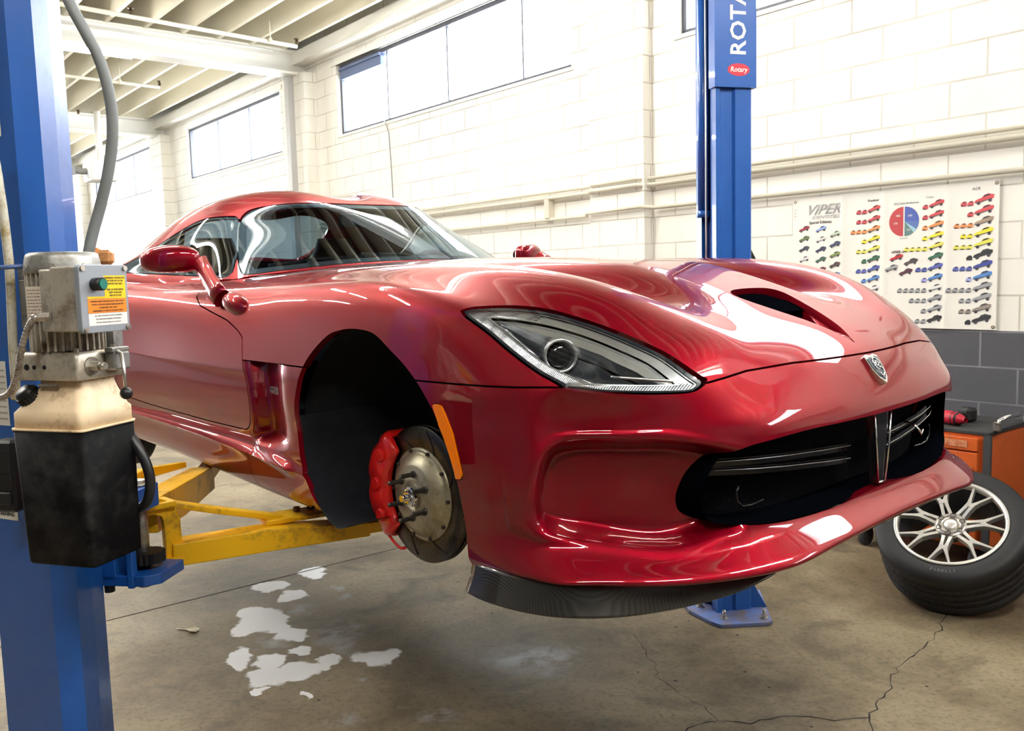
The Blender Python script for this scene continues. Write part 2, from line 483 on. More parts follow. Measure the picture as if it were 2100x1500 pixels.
def subsurf(V, faces, levels):
    """Catmull-Clark with the cage corrected so the limit surface passes through V"""
    me = bpy.data.meshes.new('tmp')
    me.from_pydata(V.tolist(), [], faces)
    o = bpy.data.objects.new('tmp', me)
    SC.collection.objects.link(o)
    m = o.modifiers.new('s', 'SUBSURF')
    m.levels = 1; m.render_levels = 1; m.boundary_smooth = 'PRESERVE_CORNERS'
    T = V.copy(); Cg = V.copy(); n = len(V)
    def ev():
        dg = bpy.context.evaluated_depsgraph_get()
        e = o.evaluated_get(dg); m2 = e.to_mesh()
        a = np.empty(len(m2.vertices) * 3); m2.vertices.foreach_get('co', a)
        q = [tuple(p.vertices) for p in m2.polygons]
        e.to_mesh_clear()
        return a.reshape(-1, 3), q
    for it in range(10):
        a, _ = ev()
        Cg += (T - a[:n]) * .9
        me.vertices.foreach_set('co', Cg.ravel()); me.update()
    m.levels = levels; m.render_levels = levels
    a, q = ev()
    bpy.data.objects.remove(o); bpy.data.meshes.remove(me)
    return a, q

def half_tris(a, q):
    """keep y <= 0 (near side), triangulated"""
    q = np.array([f for f in q if len(f) == 4], int)
    keep = a[q][:, :, 1].mean(1) < 0
    q = q[keep]
    t = np.vstack([q[:, [0, 1, 2]], q[:, [0, 2, 3]]])
    u, inv = np.unique(t, return_inverse=True)
    v = a[u].copy(); v[np.abs(v[:, 1]) < 1e-6, 1] = 0
    return v, inv.reshape(-1, 3)

CAR_LOC = Vector((.2968, 2.9128, .7642)); CAR_YAW = -.8388; CAR_ROLL = .009
fwv = Vector((math.cos(CAR_YAW), math.sin(CAR_YAW), 0))
_lf0 = Vector((-fwv.y, fwv.x, 0)); kz = Vector((0, 0, 1))
lfv = math.cos(CAR_ROLL) * _lf0 + math.sin(CAR_ROLL) * kz
upv = -math.sin(CAR_ROLL) * _lf0 + math.cos(CAR_ROLL) * kz
CAR_M = Matrix(((fwv.x, lfv.x, upv.x, CAR_LOC.x), (fwv.y, lfv.y, upv.y, CAR_LOC.y), (fwv.z, lfv.z, upv.z, CAR_LOC.z), (0, 0, 0, 1)))
# ================================================================ cutting tools on triangle meshes (numpy)
def sdf_poly(P, poly):
    """signed distance of 2-D points to a closed polygon, negative inside"""
    P = np.asarray(P, float); poly = np.asarray(poly, float)
    d = np.full(len(P), 1e9); ins = np.zeros(len(P), bool)
    n = len(poly)
    for k in range(n):
        a, b = poly[k], poly[(k + 1) % n]
        e = b - a; w = P - a
        t = np.clip((w @ e) / max(e @ e, 1e-12), 0, 1)
        d = np.minimum(d, np.hypot(*(w - t[:, None] * e).T))
        c = ((a[1] > P[:, 1]) != (b[1] > P[:, 1]))
        if abs(b[1] - a[1]) > 1e-12:
            ins ^= c & (P[:, 0] < a[0] + (P[:, 1] - a[1]) / (b[1] - a[1]) * (b[0] - a[0]))
    return np.where(ins, -d, d)

def smooth_poly(pts, n=6, closed=True):
    """Catmull-Rom resampling of a 2-D / 3-D polyline"""
    P = np.asarray(pts, float); m = len(P); out = []
    rng = range(m) if closed else range(m - 1)
    for k in rng:
        if closed:
            p0, p1, p2, p3 = P[(k - 1) % m], P[k], P[(k + 1) % m], P[(k + 2) % m]
        else:
            p1, p2 = P[k], P[k + 1]
            p0 = P[k - 1] if k > 0 else 2 * p1 - p2
            p3 = P[k + 2] if k + 2 < m else 2 * p2 - p1
        for s in range(n):
            t = s / n
            out.append(.5 * ((2 * p1) + (-p0 + p2) * t + (2 * p0 - 5 * p1 + 4 * p2 - p3) * t**2 + (-p0 + 3 * p1 - 3 * p2 + p3) * t**3))
    if not closed: out.append(P[-1])
    return np.array(out)

class TM:
    """triangle mesh with vertex normals and a label per triangle"""
    def __init__(s, v, t, n=None, lab=None):
        s.v = np.asarray(v, float); s.t = np.asarray(t, int)
        s.lab = np.zeros(len(s.t), int) if lab is None else lab
        s.n = s.calc_n() if n is None else n
    def calc_n(s):
        a, b, c = (s.v[s.t[:, k]] for k in range(3))
        fn = np.cross(b - a, c - a)
        n = np.zeros_like(s.v)
        for k in range(3): np.add.at(n, s.t[:, k], fn)
        l = np.linalg.norm(n, axis=1, keepdims=True); l[l == 0] = 1
        return n / l
    def cut(s, phi, mask=None):
        """split triangles along phi = 0; mask = triangles the cut may touch"""
        phi = np.where(np.abs(phi) < 1e-5, 1e-5, phi)
        p = phi[s.t]
        cross = (p.min(1) < 0) & (p.max(1) > 0)
        if mask is not None: cross &= mask
        if not cross.any(): return phi
        V = [s.v]; N = [s.n]; nv = []; nn = []; nphi = []; base = len(s.v); cache = {}
        def mid(a, b):
            k = (a, b) if a < b else (b, a)
            if k not in cache:
                t = phi[a] / (phi[a] - phi[b])
                q = s.n[a] * (1 - t) + s.n[b] * t
                nv.append(s.v[a] * (1 - t) + s.v[b] * t); nn.append(q / max(np.linalg.norm(q), 1e-9)); nphi.append(0.)
                cache[k] = base + len(nv) - 1
            return cache[k]
        nt, nl = [], []
        for ti in np.nonzero(cross)[0]:
            a, b, c = s.t[ti]
            sg = [phi[a] > 0, phi[b] > 0, phi[c] > 0]
            for _ in range(3):
                if sg[0] != sg[1] and sg[0] != sg[2]: break
                a, b, c = b, c, a; sg = sg[1:] + sg[:1]
            ab, ac = mid(a, b), mid(a, c)
            nt += [(a, ab, ac), (ab, b, c), (ab, c, ac)]; nl += [s.lab[ti]] * 3
        # neighbours sharing a split edge but not crossing (mask border): leave T-junctions
        s.t = np.vstack([s.t[~cross], np.array(nt)]); s.lab = np.concatenate([s.lab[~cross], np.array(nl)])
        s.v = np.vstack([s.v, np.array(nv)]); s.n = np.vstack([s.n, np.array(nn)])
        return np.concatenate([phi, np.array(nphi)])
    def cen(s):
        return s.v[s.t].mean(1)
    def inside(s, phi):
        """per triangle: mean phi < 0"""
        return phi[s.t].mean(1) < 0
    def sub(s, keep):
        t = s.t[keep]
        u, inv = np.unique(t, return_inverse=True)
        return TM(s.v[u], inv.reshape(-1, 3), s.n[u], s.lab[keep])
    def mirrored(s):
        v = s.v * [1, -1, 1]; n = s.n * [1, -1, 1]
        return TM(v, s.t[:, ::-1].copy(), n, s.lab.copy())
    def merged(s):
        """both halves welded along y = 0"""
        m = s.mirrored(); k = np.abs(s.v[:, 1]) < 1e-6
        n = len(s.v); mp = np.arange(n) + n; mp[k] = np.nonzero(k)[0]
        v = np.vstack([s.v, m.v]); nn = np.vstack([s.n, m.n]); nn[:n][k, 1] = 0
        t = np.vstack([s.t, mp[m.t]])
        r = TM(v, t, nn, np.concatenate([s.lab, m.lab])); r = r.sub(np.ones(len(t), bool))
        return r
    def rim(s, depth, dirv=None, ymin=1e-5):
        """flange: boundary edges extruded inward; returns (verts, tris) appended. Flange has own vertices."""
        e = {}
        for a, b, c in s.t:
            for p, q in ((a, b), (b, c), (c, a)):
                if (q, p) in e: del e[(q, p)]
                else: e[(p, q)] = 1
        v, n, t = [], [], []
        base = len(s.v); mp = {}
        for (p, q) in e:
            if abs(s.v[p, 1]) < ymin and abs(s.v[q, 1]) < ymin: continue
            ed = s.v[q] - s.v[p]; nm = s.n[p] + s.n[q]
            o = np.cross(ed, nm); l = np.linalg.norm(o)
            if l < 1e-9: continue
            o /= l
            ids = []
            for w in (p, q):
                if w not in mp:
                    mp[w] = len(v)
                    dv = -s.n[w] if dirv is None else np.asarray(dirv, float)
                    v += [s.v[w], s.v[w] + dv * depth]; n += [o * 0, o * 0]
                k = mp[w]; n[k] = n[k] + o; n[k + 1] = n[k + 1] + o
                ids.append(base + k)
            a, b = ids
            t += [(b, a, a + 1), (b, a + 1, b + 1)]
        if not v: return s
        n = np.array(n); l = np.linalg.norm(n, axis=1, keepdims=True); l[l == 0] = 1
        return TM(np.vstack([s.v, np.array(v)]), np.vstack([s.t, np.array(t)]), np.vstack([s.n, n / l]),
                  np.concatenate([s.lab, np.full(len(t), -1)]))
# ================================================================ car materials
def make_paint():
    m = mat('candy_red_paint', (.27, .001, .012), .40, .40, 1.0, .15)
    nt, b = nodes_of(m); b.inputs['Coat Roughness'].default_value = .008; b.inputs['Specular Tint'].default_value = (1, .06, .10, 1)
    v = coords(nt)
    n = noise(nt, v, 900, 2, .5)
    nt.links.new(mixc(nt, n, (.150, .0005, .006), (.225, .0010, .010)), b.inputs['Base Color'])
    return m
PAINT = make_paint()
BLACKP = mat('black_plastic', (.012, .013, .016), .45)
VOID = mat('deep_black', (.0012, .0015, .0025), 1., spec=.0)
GLOSSB = mat('gloss_black', (.01, .01, .012), .12, coat=.5)
LINERM = dirty('liner_felt', (.0035, .005, .009), (.02, .02, .02), .05, 30, .9)
RUBBER = mat('rubber', (.02, .02, .022), .6)
CHROME = mat('chrome', (.85, .85, .87), .1, 1.)
def make_glass(name, tint, a, rough=.0, refl=1.):
    m = bpy.data.materials.new(name); m.use_nodes = True; nt = m.node_tree
    for n in list(nt.nodes): nt.nodes.remove(n)
    out = nt.nodes.new('ShaderNodeOutputMaterial'); tr = nt.nodes.new('ShaderNodeBsdfTransparent'); gl = nt.nodes.new('ShaderNodeBsdfGlossy')
    tr.inputs['Color'].default_value = (*tint, 1); gl.inputs['Roughness'].default_value = rough
    gl.inputs['Color'].default_value = (.88, .95, 1, 1)  # skylight blue of the reflections put into the gloss colour
    fr = nt.nodes.new('ShaderNodeFresnel'); ge = nt.nodes.new('ShaderNodeNewGeometry')
    mi = nt.nodes.new('ShaderNodeMapRange'); nt.links.new(ge.outputs['Backfacing'], mi.inputs['Value'])
    mi.inputs['To Min'].default_value = a; mi.inputs['To Max'].default_value = 1 / a
    nt.links.new(mi.outputs[0], fr.inputs['IOR'])
    mx = nt.nodes.new('ShaderNodeMixShader')
    nt.links.new(fr.outputs[0], mx.inputs[0]); nt.links.new(tr.outputs[0], mx.inputs[1]); nt.links.new(gl.outputs[0], mx.inputs[2])
    nt.links.new(mx.outputs[0], out.inputs['Surface'])
    return m
GLASS = make_glass('car_glass', (.40, .50, .56), 1.7)
LENS = make_glass('lamp_lens', (.93, .95, .96), 1.45)
AMBER = mat('amber_plastic', (1.0, .22, .0), .25, coat=.6)
CARBON = mat('carbon_fibre', (.02, .018, .017), .3, .3, 1.0)
def make_carbon():
    nt, b = nodes_of(CARBON)
    v = coords(nt, 'Object', (1, 1, 1))
    w1 = nt.nodes.new('ShaderNodeTexWave'); w1.inputs['Scale'].default_value = 130; w1.bands_direction = 'DIAGONAL'
    w2_ = nt.nodes.new('ShaderNodeTexWave'); w2_.inputs['Scale'].default_value = 150; w2_.bands_direction = 'Y'
    nt.links.new(v, w1.inputs['Vector']); nt.links.new(v, w2_.inputs['Vector'])
    f = math_(nt, 'MULTIPLY', w1.outputs['Fac'], w2_.outputs['Fac'])
    nt.links.new(mixc(nt, f, (.005, .0045, .004), (.075, .065, .058)), b.inputs['Base Color'])
make_carbon()

# ================================================================ car: sheet metal
car = empty('sports_car', CAR_M, 'candy red two-door sports coupe raised on the blue lift, front wheel removed', 'car')

_V, _Fc = build_cage()
_a, _q = subsurf(_V, _Fc, 4)
_v, _t = half_tris(_a, _q)

def sstep(x): x = np.clip(x, 0, 1); return x * x * (3 - 2 * x)

# --- moulded recess beside the grille
REC = smooth_poly([(.66, .478), (.744, .486), (.822, .488), (.872, .468), (.898, .415), (.909, .338), (.903, .298), (.872, .274), (.795, .258), (.69, .246), (.60, .258), (.52, .272), (.50, .35), (.52, .43)], 5)
_m = (_v[:, 0] > .55) & (_v[:, 2] < .5)
_ph = sdf_poly(np.c_[-_v[_m, 1], _v[_m, 2]], REC)
_n0 = TM(_v, _t).n[_m]
_fade = sstep((-_v[_m, 1] - .45) / .2)
_d = (.050 * sstep(-_ph / .034) * _fade)[:, None]
# bead round the recess
_bead = (.004 * np.exp(-((_ph - .006) / .010)**2) * _fade)[:, None]
_v[_m] += _n0 * (_bead - _d)

_B = TM(_v, _t)

# --- outlines (all in metres on the car)
ARCH = smooth_poly([(-.004, .713), (.08, .703), (.158, .664), (.22, .630), (.281, .585), (.325, .54), (.362, .489), (.39, .435), (.407, .381), (.418, .30), (.422, .25), (.424, .19), (.42, .05), (0, .0), (-.20, .05), (-.245, .14), (-.275, .195), (-.308, .262), (-.332, .33), (-.344, .40), (-.341, .465), (-.323, .525), (-.291, .583), (-.243, .634), (-.152, .690), (-.08, .708)], 4)
RARCH = np.array([(-2.50 + .385 * math.cos(a), .355 + .385 * math.sin(a)) for a in np.linspace(0, 2 * PI, 48, endpoint=False)])
GRILLE = smooth_poly([(-.2, .469), (0, .469), (.2, .470), (.36, .470), (.47, .464), (.565, .449), (.608, .41), (.628, .36), (.630, .325), (.617, .300), (.575, .284), (.47, .270), (.26, .264), (0, .275), (-.2, .27)], 4)
HEADL = smooth_poly([(.362, .761), (.38, .767), (.435, .766), (.501, .755), (.585, .731), (.667, .701), (.742, .665), (.789, .634), (.833, .598)], 4, False)
HEADL = np.vstack([HEADL, smooth_poly([(.836, .588), (.829, .577), (.800, .577), (.764, .581), (.699, .590), (.664, .602), (.60, .631), (.533, .668), (.455, .713), (.385, .747)], 4, False)])
MARK = np.array([(.333, .545), (.345, .549), (.364, .547), (.378, .528), (.404, .484), (.421, .430), (.431, .391), (.425, .380), (.405, .378), (.396, .386), (.377, .436), (.352, .505), (.335, .538)])
DOOR = np.array([(-.679, .378), (-.655, .40), (-.640, .43), (-.637, .477), (-.645, .52), (-.658, .563), (-.676, .605), (-.690, .64), (-.700, .668), (-.742, .688), (-.842, .719), (-.996, .746), (-1.10, .765), (-1.19, .80), (-1.23, .88), (-1.23, 1.0), (-1.95, 1.0), (-1.93, .85), (-1.90, .60), (-1.87, .45), (-1.82, .39), (-1.766, .386), (-1.557, .375), (-1.338, .370), (-.962, .365), (-.713, .366)])
SCOOP = smooth_poly([(.885, 0), (.872, .006), (.83, .032), (.78, .056), (.72, .084), (.66, .108), (.62, .120), (.592, .117), (.574, .09), (.568, .05), (.566, 0), (.566, -.05), (.574, -.09), (.72, -.08), (.83, -.03)], 3)
COCKPIT = smooth_poly([(-.98, 0), (-1.0, .25), (-1.08, .48), (-1.24, .64), (-1.5, .69), (-2.1, .69), (-2.5, .60), (-2.62, .4), (-2.65, 0), (-2.6, -.3), (-1.8, -.4), (-1.0, -.25)], 3)
def zshut(y): return np.interp(np.abs(y), [0, .30, .45, .575, .70, .85, .95], [.611, .612, .607, .592, .596, .600, .597])
GAP = .0022

def P2(tm, a, b): return np.c_[tm.v[:, a], tm.v[:, b]]
def XZ(tm): return np.c_[tm.v[:, 0], tm.v[:, 2]]
def YZ(tm): return np.c_[-tm.v[:, 1], tm.v[:, 2]]
def XY(tm): return np.c_[tm.v[:, 0], -tm.v[:, 1]]

def carve(tm, fn, maskfn, offs=(0.,)):
    """cut along fn = off for each offset, returns final per-triangle value"""
    for o in offs:
        phi = fn(tm); tm.cut(phi - o, maskfn(tm.cen()))
    return fn(tm)[tm.t].mean(1), maskfn(tm.cen())

# cut everything
ph, mk = carve(_B, lambda t: sdf_poly(XZ(t), ARCH), lambda c: (np.abs(c[:, 1]) > .55) & (c[:, 0] > -.6) & (c[:, 0] < .6))
_B = _B.sub(~((ph < 0) & mk))
ph, mk = carve(_B, lambda t: sdf_poly(XZ(t), RARCH), lambda c: (np.abs(c[:, 1]) > .55) & (c[:, 0] < -2))
_B = _B.sub(~((ph < 0) & mk))
ph, mk = carve(_B, lambda t: sdf_poly(YZ(t), GRILLE), lambda c: (c[:, 0] > .55))
_B = _B.sub(~((ph < 0) & mk))
ph, mk = carve(_B, lambda t: sdf_poly(XY(t), COCKPIT), lambda c: (c[:, 2] > .75) & (c[:, 0] < -.9))
_B = _B.sub(~((ph < 0) & mk))
ph, mk = carve(_B, lambda t: sdf_poly(XY(t), SCOOP), lambda c: (c[:, 2] > .6) & (c[:, 0] > .5))
_B = _B.sub(~((ph < 0) & mk))
hm = lambda c: (np.abs(c[:, 1]) > .535) & (c[:, 0] > .3) & (c[:, 0] < .9) & (c[:, 2] > .56)
ph, mk = carve(_B, lambda t: sdf_poly(XZ(t), HEADL), hm, (-GAP, GAP))
LENS_TM = _B.sub((ph < -GAP) & mk)
_B = _B.sub(~((ph < GAP) & mk))
mm = lambda c: (np.abs(c[:, 1]) > .8) & (c[:, 0] > .2) & (c[:, 0] < .6)
ph, mk = carve(_B, lambda t: sdf_poly(XZ(t), MARK), mm, (-.0012, .0008))
MARK_TM = _B.sub((ph < -.0012) & mk)
_B = _B.sub(~((ph < .0008) & mk))
dm = lambda c: (np.abs(c[:, 1]) > .6) & (c[:, 0] < -.5)
ph, mk = carve(_B, lambda t: sdf_poly(XZ(t), DOOR), dm, (-GAP, GAP))
DOOR_TM = _B.sub((ph < -GAP) & mk)
_B = _B.sub(~((ph < GAP) & mk))
fs = lambda t: t.v[:, 2] - zshut(t.v[:, 1])
sm_ = lambda c: (c[:, 0] > -.70)
ph, mk = carve(_B, fs, sm_, (-GAP, GAP))
up = (ph > 0) & mk; dn = (ph < 0) & mk; gapm = (np.abs(ph) < GAP) & mk
# hood ends at the cowl line, which sweeps back along the door and windscreen base
HBACK = np.array([(-1.22, .70), (-1.22, 2.), (2, 2.), (2, -.2), (-1.0, -.2), (-1.0, .25), (-1.07, .47), (-1.16, .60)])
ph2, _ = carve(_B, lambda t: sdf_poly(XY(t), HBACK), lambda c: (c[:, 2] > .64) & (c[:, 0] < -.6), (-GAP, GAP))
ph1 = fs(_B)[_B.t].mean(1); c = _B.cen()
ishood = (((ph1 > GAP) & (c[:, 0] > -.7)) | ((c[:, 2] > .66) & (c[:, 0] <= -.7) & (c[:, 0] > -1.3))) & (ph2 < -GAP)
isgap = (np.abs(ph1) <= GAP) & (c[:, 0] > -.7) | ((np.abs(ph2) <= GAP) & (c[:, 2] > .64) & (c[:, 0] < -.6) & (c[:, 0] > -1.3))
isfront = (ph1 < -GAP) & (c[:, 0] > .05)
isfend = (ph1 < -GAP) & (c[:, 0] <= .05) & (c[:, 0] > -.70) & (sdf_poly(np.c_[c[:, 0], c[:, 2]], DOOR) > 0)
HOOD_TM = _B.sub(ishood & ~isgap); BUMP_TM = _B.sub(isfront & ~isgap)
REST = _B.sub(~ishood & ~isgap & ~isfront)
# fender side panel behind the arch, and the sill below the door
ph, mk = carve(REST, lambda t: -.683 - t.v[:, 0] + .0 * t.v[:, 1], lambda c: (c[:, 2] < .40), (-.0015, .0015))
REST = REST.sub(~((np.abs(REST.cen()[:, 1]) < .78) & (REST.cen()[:, 0] > -.68) & (REST.cen()[:, 0] < .5) & (REST.cen()[:, 2] < .3)))
c = REST.cen()
fend = (c[:, 0] > -.6815) & (c[:, 0] < .06) & (c[:, 2] < .62)
gp = (np.abs(-.683 - c[:, 0]) < .0015) & (c[:, 2] < .40)
FEND_TM = REST.sub(fend & ~gp); REST = REST.sub(~fend & ~gp)
ph, mk = carve(REST, lambda t: t.v[:, 2] - np.interp(t.v[:, 0], [-1.9, -1.76], [.39, .39]), lambda c: (c[:, 0] > -2.3) & (c[:, 2] < .5), (-.001, .001))
c = REST.cen()
sill = (c[:, 0] > -2.12) & (c[:, 2] < .389); gp = (np.abs(c[:, 2] - .39) < .001) & (c[:, 0] > -2.3) & (c[:, 0] < -1.8)
SILL_TM = REST.sub(sill & ~gp); QUART_TM = REST.sub(~sill & ~gp)

# scalloped vent area behind the wheel: the panel dives in towards the door edge
def scallop(tm):
    x, z = tm.v[:, 0], tm.v[:, 2]
    dd = sdf_poly(np.c_[x, z], DOOR)
    k = sstep((-.36 - x) / .25) * sstep((z - .325) / .05) * sstep((dd - .014) / .045) * np.maximum(sstep((x + .683) / .05), sstep((z - .372) / .02))
    tm.v[:, 1] += .05 * k
    # wedge blade that starts at the door bottom and runs forward to the arch
    zc = np.interp(x, [-.68, -.35], [.335, .275])
    b = np.exp(-((z - zc) / .018)**2) * sstep((-.36 - x) / .05) * sstep((x + .683) / .06)
    tm.v[:, 1] += -.012 * b
    tm.n = tm.calc_n(); return tm
FEND_TM = scallop(FEND_TM)

body_parts = {}
emit_tm('hood', HOOD_TM.merged().rim(.022), PAINT, car)
emit_tm('front_bumper', BUMP_TM.merged().rim(.03), PAINT, car)
emit_tm('rear_bodywork', QUART_TM.merged().rim(.03), PAINT, car)
for sd in (0, 1):
    k = (lambda t: t) if sd == 0 else (lambda t: t.mirrored())
    d = emit_tm('door', k(DOOR_TM.rim(.03)), PAINT, car)
    f = emit_tm('fender_panel', k(FEND_TM.rim(.016, (0, 1, 0))), PAINT, car)
    s = emit_tm('side_sill', k(SILL_TM.rim(.012, (0, 1, 0))), PAINT, car)
    mt = TM(MARK_TM.v + MARK_TM.n * .003, MARK_TM.t, MARK_TM.n)
    emit_tm('side_marker', k(mt.rim(.02)), AMBER, car)['label'] = 'amber side marker lamp'
    if sd == 0: near_fender, near_door = f, d

# reflector bars moulded in the marker
# --- headlights
def offset(tm, d): return TM(tm.v - tm.n * d, tm.t.copy(), tm.n.copy())
SILVER = mat('lamp_silver', (.75, .77, .78), .22, .9)
def make_led():
    m = mat('led_reflector', (.8, .82, .83), .18, .85); nt, b = nodes_of(m)
    v = coords(nt)
    vo = nt.nodes.new('ShaderNodeTexVoronoi'); vo.inputs['Scale'].default_value = 160; nt.links.new(v, vo.inputs['Vector'])
    w = nt.nodes.new('ShaderNodeTexWave'); w.inputs['Scale'].default_value = 95; w.bands_direction = 'X'; nt.links.new(v, w.inputs['Vector'])
    w3 = nt.nodes.new('ShaderNodeTexWave'); w3.inputs['Scale'].default_value = 9; w3.bands_direction = 'X'; nt.links.new(v, w3.inputs['Vector'])
    f = math_(nt, 'MULTIPLY', w.outputs['Fac'], math_(nt, 'ADD', math_(nt, 'MULTIPLY', w3.outputs['Fac'], .8), .35))
    nt.links.new(ramp(nt, f, [(0, (.10, .11, .12)), (.3, (.55, .57, .58)), (.6, (.95, .96, .97))]), b.inputs['Base Color'])
    bump(nt, b, w.outputs['Fac'], .4, .002)
    return m
LEDM = make_led()
BEZEL = mat('lamp_bezel', (.018, .022, .03), .22, coat=.4)
BEZEL2 = mat('lamp_inner_grey', (.10, .11, .125), .3, .5)
def headlight(side):
    k = (lambda t: t) if side == 0 else (lambda t: t.mirrored())
    lens = emit_tm('headlight', k(offset(LENS_TM, .001).rim(.004)), LENS, car)
    lens['label'] = 'clear swept-back headlight lens'
    t = TM(LENS_TM.v.copy(), LENS_TM.t.copy(), LENS_TM.n.copy(), LENS_TM.lab.copy())
    f = lambda t: sdf_poly(XZ(t), HEADL)
    al = lambda c: np.ones(len(c), bool)
    carve(t, f, al, (-.006, -.0075, -.017, -.019))
    ph = f(t)[t.t].mean(1)
    gasket = t.sub(ph > -.006); strip = t.sub((ph < -.0075) & (ph > -.017)); inner = t.sub(ph < -.019)
    mid_ = t.sub(((ph <= -.006) & (ph >= -.0075)) | ((ph <= -.017) & (ph >= -.019)))
    emit_tm('gasket', k(offset(gasket, .003)), BEZEL, lens)
    cc = strip.cen(); topside = (cc[:, 0] > .50) & (cc[:, 2] > np.interp(cc[:, 0], [.50, .60, .70, .80, .84], [.715, .66, .625, .600, .590]))
    emit_tm('led_strip', k(offset(strip.sub(~topside), .006)), LEDM, lens)
    emit_tm('upper_band', k(offset(strip.sub(topside), .008)), SILVER, lens)
    emit_tm('strip_edge', k(offset(mid_, .005)), SILVER, lens)
    # upper blade: broad grey reflector under the top edge, dark well below it
    g = lambda t: (t.v[:, 2] - np.interp(t.v[:, 0], [.40, .45, .50, .585, .667, .742, .80], [.750, .743, .728, .700, .668, .628, .592]))
    carve(inner, g, al, (0,))
    gp_ = g(inner)[inner.t].mean(1)
    blade = inner.sub(gp_ > 0); well = inner.sub(gp_ <= 0)
    emit_tm('upper_reflector', k(offset(blade, .012).rim(.03)), SILVER, lens)
    w = TM(well.v.copy(), well.t, well.n.copy())
    phw = sdf_poly(XZ(w), HEADL)
    dep = .018 + .055 * sstep((-phw - .016) / .03) + 0 * phw
    w.v -= w.n * dep[:, None]; w.n = w.calc_n()
    emit_tm('housing', k(w), BEZEL, lens)
    # projector: chrome shroud with a glass ball, facing forward and out
    c = Vector((.575, -.765, .655)); ax = Vector((.80, -.50, .06)).normalized()
    if side: c.y *= -1; ax.y *= -1
    x = ax.cross(Vector((0, 0, 1))).normalized(); y = x.cross(ax) * -1
    M = frame(c - ax * .004, x, y, ax)
    b = MB(); b.lathe([(.041, -.03), (.041, .012), (.039, .018), (.034, .019), (.031, .012), (.030, -.004)], M, 40)
    b.build('projector_shroud', SILVER, lens)
    b = MB(); b.lathe([(.031, -.004), (.029, .004), (.022, .011), (.012, .014), (.0001, .015)], M, 40)
    b.build('projector_lens', GLOSSB, lens)
    b = MB()
    for q in range(5):
        p = c - ax * .03 - Vector((ax.x, ax.y, 0)) * (.05 + .012 * q) 
        b.lathe([(.036 - q * .004, 0), (.040 - q * .004, .003), (.036 - q * .004, .006)], frame(p + Vector((0, 0, .012)), x, y, ax), 28)
    b.build('reflector_rings', BEZEL2, lens)
    # silver blade low in the lamp
    pts = [Vector((.70 + .10 * s_, (-.735 + .09 * s_) * (1 if not side else -1), .612 - .012 * s_)) for s_ in np.linspace(0, 1, 6)]
    MB().tube(pts, .0035, 8).build('accent_blade', SILVER, lens)
for sd in (0, 1): headlight(sd)

# --- hood scoop: ramp floor with side walls, black duct behind
def scoop():
    b = MB(); xs = np.linspace(.885, .685, 16); rows = []
    P = np.array([(.885, 0), (.83, .036), (.78, .060), (.72, .088), (.66, .113), (.62, .124), (.55, .124)])
    for x in xs:
        w = float(np.interp(x, P[::-1, 0], P[::-1, 1])) + .004
        zt = float(interp(x, *HX[0])); dep = .088 * float(sstep((.885 - x) / .24)); z = zt - dep
        ze = float(interp(x, *HX[1])) - .004
        row = []
        for s_ in np.linspace(-1, 1, 17):
            a = abs(s_)
            zz = z + (ze - z) * float(sstep((a - .62) / .38))
            row.append((x, s_ * w, zz - .003))
        rows.append(row)
    b.grid(rows); b.build('scoop_ramp', PAINT, car)['label'] = 'hood scoop ramp'
    b = MB(); xs = np.linspace(.69, .42, 8); rows = []
    for x in xs:
        rows.append([(x, .118 * math.cos(a), .735 + .055 * math.sin(a) - (.69 - x) * .1) for a in np.linspace(0, 2 * PI, 24, endpoint=False)])
    # roof of the duct stays under the hood skin
    for r_ in rows:
        for k in range(len(r_)):
            x, y, z = r_[k]; r_[k] = (x, y, min(z, float(interp(x, *HX[0])) - .018))
    b.grid(rows, closed=True); b.add(rows[-1], [tuple(range(24))])
    b.build('scoop_duct', VOID, car)
scoop()

# --- badge on the nose
def badge():
    o = Vector((.9405, 0, .573)); nrm = Vector((.82, 0, .57)).normalized(); yv = Vector((0, 1, 0)); up_ = nrm.cross(yv)
    M = frame(o, yv, up_, nrm)
    out = [(x * .86, y * .86) for x, y in [(-.040, .040), (-.022, .046), (0, .043), (.022, .046), (.040, .040), (.037, .0), (.022, -.034), (0, -.052), (-.022, -.034), (-.037, 0)]]
    b = MB(); b.prism(out, -.012, .006, M); e = b.build('hood_badge', CHROME, car, bevel=.0015)
    e['label'] = 'silver shield badge'
    inn = [(x * .80, y * .80) for x, y in out]
    MB().prism(inn, .006, .0075, M).build('badge_field', mat('badge_grey', (.12, .14, .16), .3, .6), e)
    b = MB()
    def arc(cx, cy, r_, a0, a1, w=.0024):
        b.tube([M @ Vector((.86 * (cx + r_ * math.cos(a)), .86 * (cy + r_ * math.sin(a)), .009)) for a in np.linspace(a0, a1, 12)], w * .86, 8)
    arc(0, .014, .017, R(-30), R(210)); arc(-.006, .004, .011, R(60), R(300)); arc(.006, -.012, .011, R(-120), R(120)); arc(0, .012, .008, R(0), R(360)); arc(-.004, -.022, .007, R(150), R(330))
    b.build('badge_emblem', CHROME, e)
badge()

